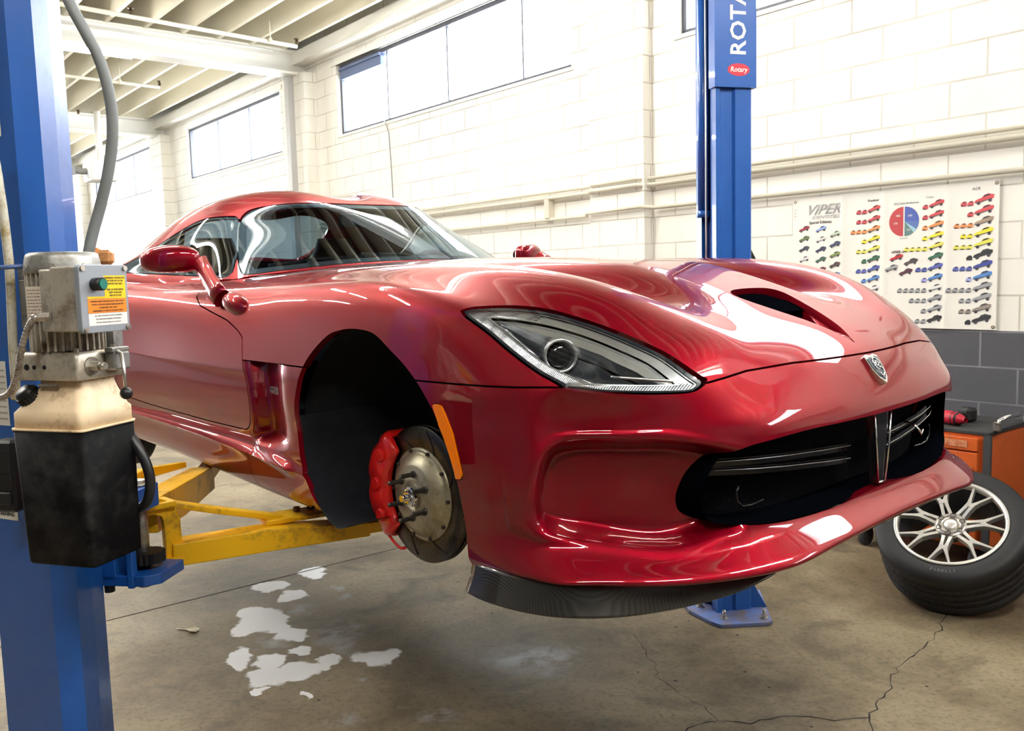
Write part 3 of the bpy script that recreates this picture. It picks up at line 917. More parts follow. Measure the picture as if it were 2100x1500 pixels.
# --- grille: black box, mesh, bars, centre cross
def grille():
    b = MB()
    G = smooth_poly([(0, .469), (.2, .470), (.36, .470), (.47, .464), (.565, .449), (.608, .41), (.628, .36), (.630, .325), (.617, .300), (.575, .284), (.47, .270), (.26, .264), (0, .268)], 3, False)
    ring = list(G) + [(-y, z) for y, z in G[::-1][1:-1]]
    def xs(y): return float(np.interp(abs(y), [0, .2, .36, .47, .59, .68], [.955, .952, .938, .918, .878, .835]))
    rows = [[(xs(y) - d, y * s_, .36 + (z - .36) * s_) for y, z in ring] for d, s_ in ((0.0, 1.0), (.10, .97), (.17, .93))]
    b.grid(rows, closed=True)
    n = len(ring); m = n // 2
    g = b.build('grille', VOID, car)
    # honeycomb backing
    bb = MB(); rws = []
    for z in np.linspace(.25, .48, 12):
        rws.append([(xs(y) - .10, y, z) for y in np.linspace(-.585, .585, 40)])
    bb.grid(rws); hm_ = mat('grille_mesh', (.004, .005, .012), .9, spec=.1); nt, bs = nodes_of(hm_)
    vo = nt.nodes.new('ShaderNodeTexVoronoi'); vo.inputs['Scale'].default_value = 150; vo.feature = 'DISTANCE_TO_EDGE'; nt.links.new(coords(nt), vo.inputs['Vector'])
    nt.links.new(ramp(nt, vo.outputs['Distance'], [(.05, (.006, .006, .009)), (.12, (.001, .001, .002))]), bs.inputs['Base Color'])
    bb.build('grille_mesh', hm_, g)
    for z0, z1, dx in ((.376, .414, .05), (.341, .396, .05)):
        for s_ in (1, -1):
            pts = [(xs(y) - dx, s_ * y, z0 + (z1 - z0) * (y / .60)) for y in np.linspace(.085, .575, 14)]
            MB().tube(pts, .006, sq=(.010, .018)).build('grille_bar', GLOSSB, g)
            MB().tube([(x + .0135, y, z + .004) for x, y, z in pts], .0016, 6).build('bar_trim', mat('shaded_trim', (.35, .36, .38), .25, .9) if s_ < 0 else CHROME, g)  # near trim made dim, far trim bright chrome: their reflections set by material
    # tapering centre pillar with chrome edges
    def cx(z): return .958 - .012 * abs(z - .40)
    quad = [(-.048, .470), (.048, .470), (.018, .283), (-.018, .283)]
    b2 = MB(); v0 = [(cx(z) - .02, y, z) for y, z in quad]; v1 = [(cx(z), y * .9, z) for y, z in quad]
    b2.add(v0 + v1, [(4, 5, 6, 7), (0, 1, 5, 4), (1, 2, 6, 5), (2, 3, 7, 6), (3, 0, 4, 7)])
    b2.build('centre_pillar', GLOSSB, g)
    b3 = MB()
    b3.tube([(cx(.47) + .002, -.046, .470), (cx(.38) + .003, -.034, .38), (cx(.284) + .002, -.019, .284)], .0028, 8)
    b3.tube([(cx(.47) + .002, .046, .470), (cx(.38) + .003, .034, .38), (cx(.284) + .002, .019, .284)], .0028, 8)
    b3.tube([(cx(.284) + .002, -.019, .284), (cx(.284) + .002, .019, .284)], .0028, 8)
    b3.build('pillar_trim', CHROME, g)
    # brake duct inlets low in the corners and tow hook
    for s_ in (1, -1):
        c0 = [(.865, s_ * (.40 + dy), z) for dy, z in ((0, .30), (.05, .298), (.085, .302), (.105, .318), (.108, .34), (.10, .352))]
        MB().tube(c0, .003, 8).build('duct_inlet_lip', GLOSSB, g)
    b4 = MB(); b4.tube([(.90, .25, .40), (.93, .25, .392), (.945, .25, .378), (.945, .262, .366), (.94, .275, .366), (.94, .283, .375)], .0035, 8)
    b4.build('tow_hook', CHROME, g)
grille()

# --- carbon splitter corners under the lip
def splitter(s_):
    plan = smooth_poly([(.425, .925), (.50, .932), (.60, .922), (.70, .887), (.79, .812), (.86, .70), (.905, .59), (.925, .50), (.93, .44)], 4, False)
    rows = []
    for q, (x, y) in enumerate(plan):
        t = q / (len(plan) - 1)
        nn = Vector(np.gradient(plan, axis=0)[q]); nn = Vector((nn[1], -nn[0])).normalized(); nn = -nn if nn.dot(Vector((x - .3, y))) < 0 else nn
        if q == 0: nn = Vector((0, 1))
        h = .066 * (1 - .9 * t**2.4); zt = .182; zb = zt - h
        o = Vector((x, y))
        prof = [(-.03, zt + .004), (-.008, zt + .003), (-.004, zt - .006), (.004, zt - h * .5), (.018, zb + .004), (.020, zb), (.014, zb - .004), (-.04, zb - .002), (-.05, zb + .01)]
        rows.append([((o + nn * a).x, s_ * (o + nn * a).y, z) for a, z in prof])
    b = MB(); b.grid(rows); b.add(rows[0], [tuple(range(len(rows[0])))]); b.add(rows[-1], [tuple(range(len(rows[0])))])
    b.build('splitter', CARBON, car)['label'] = 'carbon fibre lip extension'
splitter(-1); splitter(1)

# --- wheel housings
def wheel_well(s_, xc, zc, r_):
    b = MB(); rows = []
    for y in (.915, .90, .80, .62, .52):
        k = 1.0 if y > .91 else 1.03
        rows.append([(xc + r_ * k * math.cos(a) * (1.0 if y > .6 else .8), s_ * y, zc + (r_ * k * math.sin(a)) * (1 if y > .6 else .85)) for a in np.linspace(R(8), R(204), 40)])
    b.grid(rows)
    b.add(rows[-1], [tuple(range(40))])
    b.build('wheel_well_liner', LINERM, car)
wheel_well(-1, .035, .33, .392); wheel_well(1, .035, .33, .392)
wheel_well(-1, -2.50, .355, .40); wheel_well(1, -2.50, .355, .40)
# near-side rear half of the liner hangs lower, behind the sill edge
b = MB(); rows = []
for y in (.925, .60):
    rows.append([(x, -y, z) for x, z in smooth_poly([(-.345, .45), (-.345, .36), (-.315, .27), (-.255, .185), (-.17, .145), (-.10, .165)], 5, False)])
b.grid(rows); b.build('splash_shield', LINERM, car)

# --- floor pan
b = MB()
b.prism([(.72, -.62), (.72, .62), (.42, .60), (.42, .42), (-.33, .42), (-.36, .80), (-2.1, .82), (-2.12, .55), (-2.9, .55), (-3.3, .6), (-3.3, -.6), (-2.9, -.55), (-2.12, -.55), (-2.1, -.82), (-.36, -.80), (-.33, -.42), (.42, -.42), (.42, -.60)], .175, .21)
b.build('floor_pan', BLACKP, car)
# --- firewall and inner bulk so nothing shows through the arches
b = MB(); b.box((-.55, 0, .5), (.05, 1.3, .6)); b.box((.05, 0, .50), (1.1, .84, .46)); b.build('engine_bay_tub', VOID, car)
# ================================================================ greenhouse
GH = [
 [(-.92, 0, .903), (-.935, .20, .900), (-.99, .40, .890), (-1.10, .60, .872), (-1.165, .685, .862), (-1.205, .72, .856), (-1.28, .74, .850), (-1.28, .735, .79)],
 [(-1.09, 0, 1.000), (-1.105, .19, .998), (-1.16, .375, .990), (-1.27, .555, .975), (-1.33, .628, .962), (-1.37, .672, .940), (-1.45, .74, .855), (-1.45, .735, .79)],
 [(-1.26, 0, 1.098), (-1.275, .18, 1.098), (-1.33, .355, 1.088), (-1.43, .505, 1.070), (-1.48, .572, 1.055), (-1.52, .632, 1.015), (-1.60, .745, .860), (-1.60, .74, .79)],
 [(-1.40, 0, 1.172), (-1.41, .17, 1.176), (-1.46, .33, 1.170), (-1.54, .465, 1.143), (-1.585, .53, 1.125), (-1.63, .612, 1.065), (-1.70, .755, .866), (-1.70, .75, .79)],
 [(-1.52, 0, 1.203), (-1.53, .16, 1.219), (-1.57, .31, 1.216), (-1.64, .45, 1.182), (-1.68, .53, 1.148), (-1.73, .622, 1.075), (-1.79, .765, .870), (-1.79, .76, .79)],
 [(-1.70, 0, 1.217), (-1.70, .16, 1.243), (-1.73, .30, 1.245), (-1.78, .44, 1.212), (-1.82, .535, 1.160), (-1.85, .628, 1.078), (-1.88, .77, .876), (-1.88, .765, .79)],
 [(-1.95, 0, 1.220), (-1.95, .16, 1.244), (-1.97, .30, 1.246), (-2.0, .44, 1.208), (-2.02, .54, 1.155), (-2.04, .64, 1.064), (-2.05, .78, .885), (-2.05, .775, .79)],
 [(-2.22, 0, 1.195), (-2.22, .16, 1.218), (-2.23, .30, 1.216), (-2.24, .44, 1.172), (-2.25, .55, 1.108), (-2.26, .655, 1.015), (-2.26, .79, .893), (-2.26, .785, .79)],
 [(-2.5, 0, 1.14), (-2.5, .16, 1.158), (-2.5, .30, 1.152), (-2.5, .45, 1.108), (-2.5, .56, 1.04), (-2.5, .67, .965), (-2.5, .79, .895), (-2.5, .785, .79)],
 [(-2.78, 0, 1.035), (-2.78, .16, 1.045), (-2.78, .30, 1.035), (-2.78, .46, 1.000), (-2.78, .57, .962), (-2.78, .67, .925), (-2.78, .77, .890), (-2.78, .765, .79)],
 [(-3.02, 0, .962), (-3.02, .16, .965), (-3.02, .30, .958), (-3.02, .46, .94), (-3.02, .57, .922), (-3.02, .66, .905), (-3.02, .74, .880), (-3.02, .735, .79)],
 [(-3.2, 0, .885), (-3.2, .16, .885), (-3.2, .30, .88), (-3.2, .46, .87), (-3.2, .57, .86), (-3.2, .65, .85), (-3.2, .70, .84), (-3.2, .695, .78)],
]
def build_gh():
    n = len(GH); m = 8
    V = np.array([p for r_ in GH for p in r_], float); F = []
    for j in range(n - 1):
        for k in range(m - 1):
            a = j * m + k; F.append((a, a + 1, a + m + 1, a + m))
    mp = {}; ex = []
    for a in range(len(V)):
        if V[a, 1] == 0: mp[a] = a
        else: mp[a] = len(V) + len(ex); ex.append(V[a] * [1, -1, 1])
    N = len(V); V = np.vstack([V, np.array(ex)])
    F += [tuple(mp[a] for a in reversed(f)) for f in F]
    a, q = subsurf(V, F, 4)
    return half_tris(a, q)
_gv, _gt = build_gh()
_G = TM(_gv, _gt)
if _G.n[:, 2].mean() < 0:
    _G = TM(_gv, _gt[:, ::-1].copy())
WSCR = smooth_poly([(-.2, .912), (0, .912), (.3, .905), (.55, .885), (.665, .872), (.676, .885), (.640, .945), (.585, 1.02), (.530, 1.09), (.478, 1.135), (.42, 1.155), (.30, 1.168), (0, 1.166), (-.2, 1.168)], 4)
SIDEG = smooth_poly([(-1.235, .868), (-1.30, .94), (-1.42, 1.06), (-1.475, 1.10), (-1.56, 1.118), (-1.71, 1.118), (-1.82, 1.095), (-1.95, 1.045), (-2.10, .99), (-2.30, .935), (-2.33, .915), (-2.2, .905), (-1.9, .892), (-1.6, .878), (-1.4, .871)], 4)
RWIN = smooth_poly([(-2.33, 0), (-2.33, .25), (-2.38, .40), (-2.55, .46), (-2.80, .47), (-2.92, .40), (-2.95, 0), (-2.9, -.2), (-2.4, -.2)], 4)
al = lambda c: np.ones(len(c), bool)
wm = lambda c: (c[:, 0] > -1.66) & (c[:, 2] > .84)
ph, mk = carve(_G, lambda t: sdf_poly(YZ(t), WSCR), wm, (-.002, .002))
WS_TM = _G.sub((ph < -.002) & mk); _G = _G.sub(~((ph < .002) & mk))
gm = lambda c: (np.abs(c[:, 1]) > .52) & (c[:, 0] < -1.2)
ph, mk = carve(_G, lambda t: sdf_poly(XZ(t), SIDEG), gm, (-.002, .002))
SG_TM = _G.sub((ph < -.002) & mk); _G = _G.sub(~((ph < .002) & mk))
rm_ = lambda c: (c[:, 2] > .9) & (c[:, 0] < -2.2)
ph, mk = carve(_G, lambda t: sdf_poly(XY(t), RWIN), rm_, (-.002, .002))
RW_TM = _G.sub((ph < -.002) & mk); _G = _G.sub(~((ph < .002) & mk))
# the door skin carries the window frame line: below the belt the shell is roof side / quarter
emit_tm('roof', _G.merged().rim(.02), PAINT, car)['label'] = 'double-bubble roof and pillars'
ws = emit_tm('windscreen', WS_TM.merged().rim(.005), GLASS, car)
# black frit band round the windscreen
t_ = TM(WS_TM.v.copy(), WS_TM.t.copy(), WS_TM.n.copy(), WS_TM.lab.copy())
carve(t_, lambda t: sdf_poly(YZ(t), WSCR), al, (-.018,))
ph = sdf_poly(YZ(t_), WSCR)[t_.t].mean(1)
emit_tm('windscreen_border', offset(t_.sub(ph > -.018), .003).merged(), BLACKP, ws)
emit_tm('rear_window', RW_TM.merged().rim(.004), GLASS, car)
for sd in (0, 1):
    k = (lambda t: t) if sd == 0 else (lambda t: t.mirrored())
    sg = emit_tm('side_window', k(SG_TM.rim(.004)), GLASS, car)
    t_ = TM(SG_TM.v.copy(), SG_TM.t.copy(), SG_TM.n.copy(), SG_TM.lab.copy())
    carve(t_, lambda t: sdf_poly(XZ(t), SIDEG), al, (-.010,)); carve(t_, lambda t: t.v[:, 0] + 2.02, al, (0,))
    c = t_.cen(); ph = sdf_poly(np.c_[c[:, 0], c[:, 2]], SIDEG)
    emit_tm('window_seal', k(offset(t_.sub((ph > -.010) | (c[:, 0] < -2.02)), .003)), BLACKP, sg)

# wiper at the cowl and cowl grille
b = MB(); rows = []
for x, dz in ((-.93, -.012), (-1.02, -.035), (-1.1, -.06)):
    rows.append([(x - .12 * (y / .62)**2 * 1.4, y, .893 + dz - .03 * (abs(y) / .62)**2) for y in np.linspace(-.60, .60, 25)])
b.grid(rows); b.build('cowl_panel', BLACKP, car)
b = MB(); b.tube([(-1.03, .10, .925), (-1.06, -.15, .935), (-1.12, -.40, .925), (-1.17, -.58, .905)], .006, 8, sq=(.018, .010))
b.tube([(-1.0, .10, .905), (-1.04, -.05, .935), (-1.08, -.22, .94)], .006, 8)
b.build('wiper', BLACKP, car)

# ---------------------------------------------------------------- cabin
CAB = mat('cabin_black', (.02, .022, .026), .7)
b = MB(); rows = []
for x, z in ((-.98, .885), (-1.10, .89), (-1.22, .885), (-1.30, .86), (-1.32, .80), (-1.30, .60)):
    rows.append([(x - .05 * (y / .62)**2, y, z - .02 * (y / .6)**2) for y in np.linspace(-.66, .66, 15)])
b.grid(rows); dash = b.build('dashboard', CAB, car)
b = MB(); b.tube([(-1.36 + .02 * math.sin(a), .34 + .175 * math.cos(a), .79 + .165 * math.sin(a)) for a in np.linspace(0, 2 * PI, 40, endpoint=False)], .014, 10, closed=True)
b.tube([(-1.36, .18, .79), (-1.33, .34, .78), (-1.36, .50, .79)], .014, 8); b.tube([(-1.33, .34, .78), (-1.37, .34, .64)], .014, 8); b.cyl((-1.33, .34, .78), (-1.15, .34, .74), .035)
b.build('steering_wheel', mat('steering_grey', (.16, .17, .18), .5), car)
SEAT = mat('seat_leather', (.025, .027, .03), .55)
for y in (-.34, .34):
    b = MB(); rows = []
    for x, z, w, d in ((-1.55, .42, .24, .08), (-1.9, .40, .25, .10), (-2.05, .55, .25, .10), (-2.15, .80, .24, .09), (-2.20, .92, .19, .07), (-2.22, 1.0, .12, .06), (-2.22, 1.06, .10, .04)):
        rows.append([(x + d * math.cos(a) * (1 if z > .5 else .2), y + w * math.sin(a), z + (0 if z > .5 else d * math.cos(a))) for a in np.linspace(0, 2 * PI, 20, endpoint=False)])
    b.grid(rows, closed=True); b.add(rows[0], [tuple(range(20))]); b.add(rows[-1], [tuple(range(20))])
    b.build('seat', SEAT, car)
b = MB(); b.box((-2.40, 0, .70), (.06, 1.3, .5)); b.box((-1.75, 0, .30), (1.5, 1.4, .06)); b.box((-1.75, 0, .45), (1.2, .22, .32)); b.box((-1.75, .70, .60), (1.3, .05, .5)); b.box((-1.75, -.70, .60), (1.3, .05, .5))
b.build('cabin_tub', CAB, car)
b = MB(); b.box((-1.42, 0, 1.10), (.02, .22, .06), bev=.01); b.build('rear_view_mirror', BLACKP, car)
# seat belt hanging behind the near side window
b = MB(); b.tube([(-1.98, -.58, 1.08), (-1.97, -.60, .95), (-1.93, -.62, .80), (-1.86, -.63, .66)], .01, sq=(.004, .045)); b.build('seat_belt', mat('belt_webbing', (.35, .33, .30), .8), car)

# ---------------------------------------------------------------- door mirrors
def door_mirror(s_):
    # head: rounded bean
    cM = Vector((-1.30, .905, .932)); rows = []
    prof = [(-.110, .012, 0), (-.107, .036, .0), (-.085, .051, .0), (-.024, .057, 0), (.032, .055, 0), (.08, .047, 0), (.108, .034, 0), (.12, .012, 0)]
    N = 24
    # long axis outward and slightly back, short depth along x
    for t, r_, _ in prof:
        ring = []
        for q in range(N):
            a = 2 * PI * q / N
            ca, sa = math.cos(a), math.sin(a); ca = math.copysign(abs(ca)**.75, ca); sa = math.copysign(abs(sa)**.75, sa)
            dx = r_ * 1.15 * ca * (1.0 if ca > 0 else .8); dz = r_ * 0.92 * sa
            p = Vector((cM.x + dx - t * .28, s_ * (cM.y + t * .82), cM.z + dz + .006 * math.cos(t * 14)))
            ring.append(p)
        rows.append(ring)
    b = MB(); b.grid(rows, closed=True); b.add(rows[0], [tuple(range(N))]); b.add(rows[-1], [tuple(range(N))])
    h = b.build('door_mirror', PAINT, car, subsurf=1)
    # stalk down to the fender
    b = MB()
    pts = [(-1.17, s_ * .845, .915), (-1.10, s_ * .86, .883), (-1.03, s_ * .875, .851), (-.96, s_ * .888, .819), (-.90, s_ * .895, .79)]
    rings = []
    for q, p in enumerate(pts):
        w = (.038, .034, .034, .035, .038)[q]; hh = (.024, .022, .022, .022, .024)[q]
        rings.append([(p[0] + w * math.cos(a) * .9, p[1] + hh * math.sin(a), p[2] + w * math.cos(a) * .75) for a in np.linspace(0, 2 * PI, 16, endpoint=False)])
    b.grid(rings, closed=True); b.add(rings[0], [tuple(range(16))]); b.add(rings[-1], [tuple(range(16))])
    b.build('mirror_stalk', PAINT, h)
    b = MB(); b.ball((-.81, s_ * .885, .772), (.085, .036, .036), 20, Matrix.Rotation(R(12), 3, 'Y')); b.build('mirror_foot', PAINT, h)
    # mirror glass faces back
    b = MB(); b.add([(cM.x - .05 + .03 * math.cos(a) * 0 - t_ * .28, s_ * (cM.y + t_ * .82), cM.z + .038 * math.sin(a)) for a, t_ in [(a, .1 * math.cos(a)) for a in np.linspace(0, 2 * PI, 24, endpoint=False)]], [tuple(range(24))])
    b.build('mirror_glass', mat('mirror_silver', (.8, .8, .8), .03, 1.), h)
door_mirror(-1); door_mirror(1)

# ---------------------------------------------------------------- GTS lettering on the panel behind the wheel
def gts(s_):
    mb = MB(); x0 = -.525
    q_ = np.argmin((FEND_TM.v[:, 0] - x0)**2 + (FEND_TM.v[:, 2] - .508)**2); y0 = FEND_TM.v[q_, 1]; nn = Vector((-.19, -.98, 0)).normalized(); y0 -= .001
    zz_ = (Vector((0, 0, 1)) - nn * nn.z).normalized(); xx_ = zz_.cross(nn)
    M = frame((x0, y0, FEND_TM.v[q_, 2]) - nn * .001 if False else Vector((x0, y0, FEND_TM.v[q_, 2])) + nn * .0025, xx_, zz_, nn)
    if s_ > 0: M = frame(Vector((x0, -y0, FEND_TM.v[q_, 2])) + Vector((nn.x, -nn.y, nn.z)) * .001, (-xx_.x, xx_.y, -xx_.z), (zz_.x, -zz_.y, zz_.z), (nn.x, -nn.y, nn.z))
    add_text(mb, 'GTS', .030, M, .003, True, .2, 1.0, 1.7)
    mb.build('model_lettering', mat('lettering_silver', (.7, .7, .72), .25, .9), car)
gts(-1); gts(1)

# ---------------------------------------------------------------- front hubs and brakes
IRON = dirty('brake_iron', (.085, .075, .060), (.04, .032, .024), .3, 25, .30, 1.)
HATM = dirty('rotor_hat', (.46, .42, .30), (.30, .25, .14), .35, 18, .40, .7)
CALI = mat('caliper_red', (.80, .012, .010), .28, 0, .8)
STUD = mat('stud_steel', (.10, .09, .085), .4, .8)
def brake(s_, yaw=0.):
    hub = Vector((.02, s_ * .80, .243))
    ax = Vector((math.sin(yaw), s_ * math.cos(yaw), .015)).normalized()
    x = Vector((0, 0, 1)).cross(ax).normalized(); y = ax.cross(x)
    M = frame(hub - ax * .055, x, y, ax)      # local z = outward
    rr = .192
    b = MB()
    b.lathe([(.118, -.016), (rr - .002, -.016), (rr, -.014), (rr, -.004), (rr - .002, -.003), (.12, -.003)], M, 96)
    b.lathe([(rr - .006, -.003), (rr - .006, .006)], M, 96)
    b.lathe([(.128, .005), (rr - .002, .005), (rr, .007), (rr, .015), (rr - .002, .017), (.132, .017), (.128, .015)], M, 96)
    nv = 40
    for k in range(nv):
        a = 2 * PI * k / nv
        b.box(M @ Vector(((rr - .03) * math.cos(a), (rr - .03) * math.sin(a), .001)), (.05, .004, .01), M.to_3x3() @ Matrix.Rotation(a, 3, 'Z'))
    rot = b.build('brake_rotor', IRON, car)
    for k in range(8):                         # slots
        b = MB(); a = 2 * PI * k / 8 + .3
        p = [M @ Vector(((.130 + t * .052) * math.cos(a + t * .32), (.130 + t * .052) * math.sin(a + t * .32), .0172)) for t in np.linspace(0, 1, 6)]
        b.tube(p, .0018, 4, sq=(.0035, .0012))
        b.build('rotor_slot', BLACKP, rot)
    b = MB()                                   # aluminium hat, stepped
    b.lathe([(.131, .010), (.131, .019), (.124, .022), (.118, .022), (.116, .026), (.088, .044), (.084, .046), (.055, .046), (.050, .051), (.036, .051), (.034, .046), (.02, .046)], M, 64)
    hat = b.build('rotor_hat', HATM, rot)
    for k in range(10):
        b = MB(); a = 2 * PI * k / 10
        c = M @ Vector((.124 * math.cos(a), .124 * math.sin(a), .020)); b.cyl(c, c + ax * .008, .0055, n=6, smooth=False); b.build('hat_bolt', STUD, rot)
    b = MB()
    b.lathe([(.028, .046), (.028, .062), (.026, .064), (.020, .064)], M, 32); b.lathe([(.0001, .058), (.021, .058), (.021, .064)], M, 32)
    b.cyl(M @ Vector((0, 0, .058)), M @ Vector((0, 0, .072)), .017, n=6, smooth=False); b.cyl(M @ Vector((0, 0, .07)), M @ Vector((0, 0, .088)), .0095, n=16)
    b.build('axle_nut', CHROME, car)
    for k in range(6):
        a = 2 * PI * k / 6 + .45
        c = Vector((.062 * math.cos(a), .062 * math.sin(a), .044)); b = MB()
        b.cyl(M @ c, M @ (c + Vector((0, 0, .008))), .010, n=16)
        pts = []
        for q in range(23): pts.append((.0068 if q % 2 else .0058, .008 + q * .0018))
        b.lathe(pts + [(.0001, .050)], M @ Matrix.Translation(c), 14)
        b.build('wheel_stud', STUD, car)
    # six piston caliper straddling the rear edge of the rotor
    b = MB(); rows = []
    A0, A1 = R(130), R(226)
    if s_ > 0: A0, A1 = R(180 - 226), R(180 - 130)
    N = 26
    for q in range(N + 1):
        t = q / N; a = A0 + (A1 - A0) * t
        e = math.sin(PI * t)**.35 if 0 < t < 1 else 0
        ro = .208 + .030 * e + .006 * math.sin(t * PI * 6)**2 * e
        zi, zo = -.050, .034 + .016 * e + .004 * math.cos(t * PI * 6) * e
        ri = .138 + .006 * (1 - e)
        prof = [(ri, .022), (ri, zo - .012), (ri + .012, zo), (ro - .028, zo + .003), (ro - .008, zo - .008), (ro, zo - .024), (ro, zi + .012), (ro - .012, zi), (ri, zi), (ri, -.022), (.195, -.022), (.195, .022)]
        rows.append([M @ Vector((r_ * math.cos(a), r_ * math.sin(a), z)) for r_, z in prof])
    b.grid(rows, closed=True); b.add(rows[0], [tuple(range(12))]); b.add(rows[-1], [tuple(range(12))])
    cal = b.build('brake_caliper', CALI, car, bevel=.003)
    cal['label'] = 'red six-piston brake caliper'
    for t in (.2, .5, .8):
        b = MB(); a = A0 + (A1 - A0) * t; c = Vector((.182 * math.cos(a), .182 * math.sin(a), .044)); b.cyl(M @ c, M @ (c + Vector((0, 0, .012))), .021, .018, 24); b.build('caliper_boss', CALI, cal, bevel=.002)
    b = MB()
    a0 = A0 + (A1 - A0) * (.99 if s_ < 0 else .01); am = A0 + (A1 - A0) * (.93 if s_ < 0 else .07)
    p0 = M @ Vector((.215 * math.cos(am), .215 * math.sin(am), .03)); p1 = M @ Vector((.205 * math.cos(a0), .205 * math.sin(a0), .018)); p2 = M @ Vector((.16 * math.cos(a0 + .1), .16 * math.sin(a0 + .1), .0))
    p1.z -= .022; p2.z -= .05
    b.tube(smooth_poly([p0, (p0 * .4 + p1 * .6), p1, (p1 + p2) / 2 - Vector((0, 0, .012)), p2], 4, False), .0042, 8); b.build('bridge_pipe', CALI, cal)
    for t in (.04, .96):
        a = A0 + (A1 - A0) * t; c = M @ Vector((.185 * math.cos(a), .185 * math.sin(a), -.02)); bb = MB(); bb.cyl(c, c - ax * .05, .012, n=12); bb.build('caliper_bolt', STUD, cal)
    # knuckle, arms and hub carrier behind
    b = MB(); c = M @ Vector((0, 0, -.02)); b.cyl(c, c - ax * .12, .05, .04, 24)
    b.tube([c - ax * .06, Vector((.0, s_ * .50, .20))], .022, 10); b.tube([c - ax * .06 + Vector((0, 0, .12)), Vector((-.05, s_ * .50, .42))], .016, 10); b.tube([c - ax * .05 - Vector((0, 0, .02)), Vector((-.25, s_ * .42, .20))], .016, 10)
    b.cyl(c - ax * .05 + Vector((0, 0, .02)), Vector((.02, s_ * .48, .62)), .028, n=16)
    b.build('suspension_knuckle', mat('cast_grey', (.06, .06, .065), .6, .5), car)
brake(-1, R(-0)); brake(1)
# tail: lamps, plate recess and exhaust for the views from behind
TAILR = mat('tail_red', (.45, .005, .01), .2, coat=.8)
for s_ in (-1, 1):
    b = MB(); rows = []
    for t_ in np.linspace(0, 1, 9):
        y = .36 + .44 * t_; h_ = .018 + .030 * math.sin(PI * min(t_ * 1.1, 1)); x = -3.535 + .05 * t_**3
        rows.append([(x - .012 * math.cos(a), s_ * y, .775 - .02 * t_ + h_ * math.sin(a)) for a in np.linspace(0, 2 * PI, 14, endpoint=False)])
    b.grid(rows, closed=True); b.add(rows[0], [tuple(range(14))]); b.add(rows[-1], [tuple(range(14))]); b.build('tail_lamp', TAILR, car)
    b = MB(); b.lathe([(.042, .0), (.045, -.05), (.040, -.05), (.038, -.01)], frame((-3.40, s_ * .38, .30), (0, 1, 0), (0, 0, 1), (1, 0, 0)), 24); b.build('exhaust_tip', CHROME, car)
# ================================================================ room frame: u along the window wall (away), n into the room
W0 = Vector((2.68, 5.0, 0)); Uv = Vector((-.631, .776, 0)).normalized(); Nv = Vector((Uv.y * -1, Uv.x, 0))
Nv = Vector((-.776, -.631, 0)).normalized()
WM = frame(W0, Uv, -Nv, (0, 0, 1))            # local x = u, y = into the wall, z up
def wp(u, n, z): return W0 + Uv * u + Nv * n + Vector((0, 0, z))
def wmb(): return MB()
ZC = 4.95
U0, U1, N1 = -7.5, 26.0, 9.5

def wall_mat(name='painted_block', k=1.):
    m = mat(name, (.8, .8, .78), .55); nt, b = nodes_of(m)
    t = nt.nodes.new('ShaderNodeTexCoord'); sp = nt.nodes.new('ShaderNodeSeparateXYZ'); nt.links.new(t.outputs['Object'], sp.inputs[0])
    hx = math_(nt, 'ADD', sp.outputs['X'], sp.outputs['Y'])
    cb = nt.nodes.new('ShaderNodeCombineXYZ'); nt.links.new(hx, cb.inputs[0]); nt.links.new(math_(nt, 'ADD', sp.outputs['Z'], .2032 * 6 - 1.222 + .006), cb.inputs[1])
    br = nt.nodes.new('ShaderNodeTexBrick'); br.offset = .5
    br.inputs['Scale'].default_value = 1; br.inputs['Brick Width'].default_value = .4064; br.inputs['Row Height'].default_value = .2032
    br.inputs['Mortar Size'].default_value = .006; br.inputs['Mortar Smooth'].default_value = .3; br.inputs['Bias'].default_value = 0
    nt.links.new(cb.outputs[0], br.inputs['Vector'])
    n1 = noise(nt, t.outputs['Object'], 3., 6, .65); n2 = noise(nt, t.outputs['Object'], 40., 4, .6)
    up = math_(nt, 'GREATER_THAN', sp.outputs['Z'], 1.222)
    white = mixc(nt, n1, tuple(k * x for x in (.82, .80, .73)), tuple(k * x for x in (.92, .90, .85))); grey = mixc(nt, n1, (.062, .064, .076), (.082, .084, .098))
    base = mixc(nt, up, grey, white)
    # vertical joints are mostly filled with paint, bed joints read darker
    n3 = noise(nt, t.outputs['Object'], 1.7, 3, .5)
    mort = math_(nt, 'MULTIPLY', br.outputs['Fac'], math_(nt, 'MULTIPLY', math_(nt, 'ADD', n3, -.22, True), 2.2, True))
    mw = mixc(nt, up, tuple(k**.7 * x for x in (.26, .26, .29)), tuple(k * x for x in (.48, .44, .37)))
    nt.links.new(mixc(nt, mort, base, mw), b.inputs['Base Color'])
    h = math_(nt, 'SUBTRACT', math_(nt, 'MULTIPLY', n2, .25), br.outputs['Fac'])
    bump(nt, b, h, .35, .006)
    return m
BLOCK = wall_mat(); BLOCKD = wall_mat('dull_block', .17)

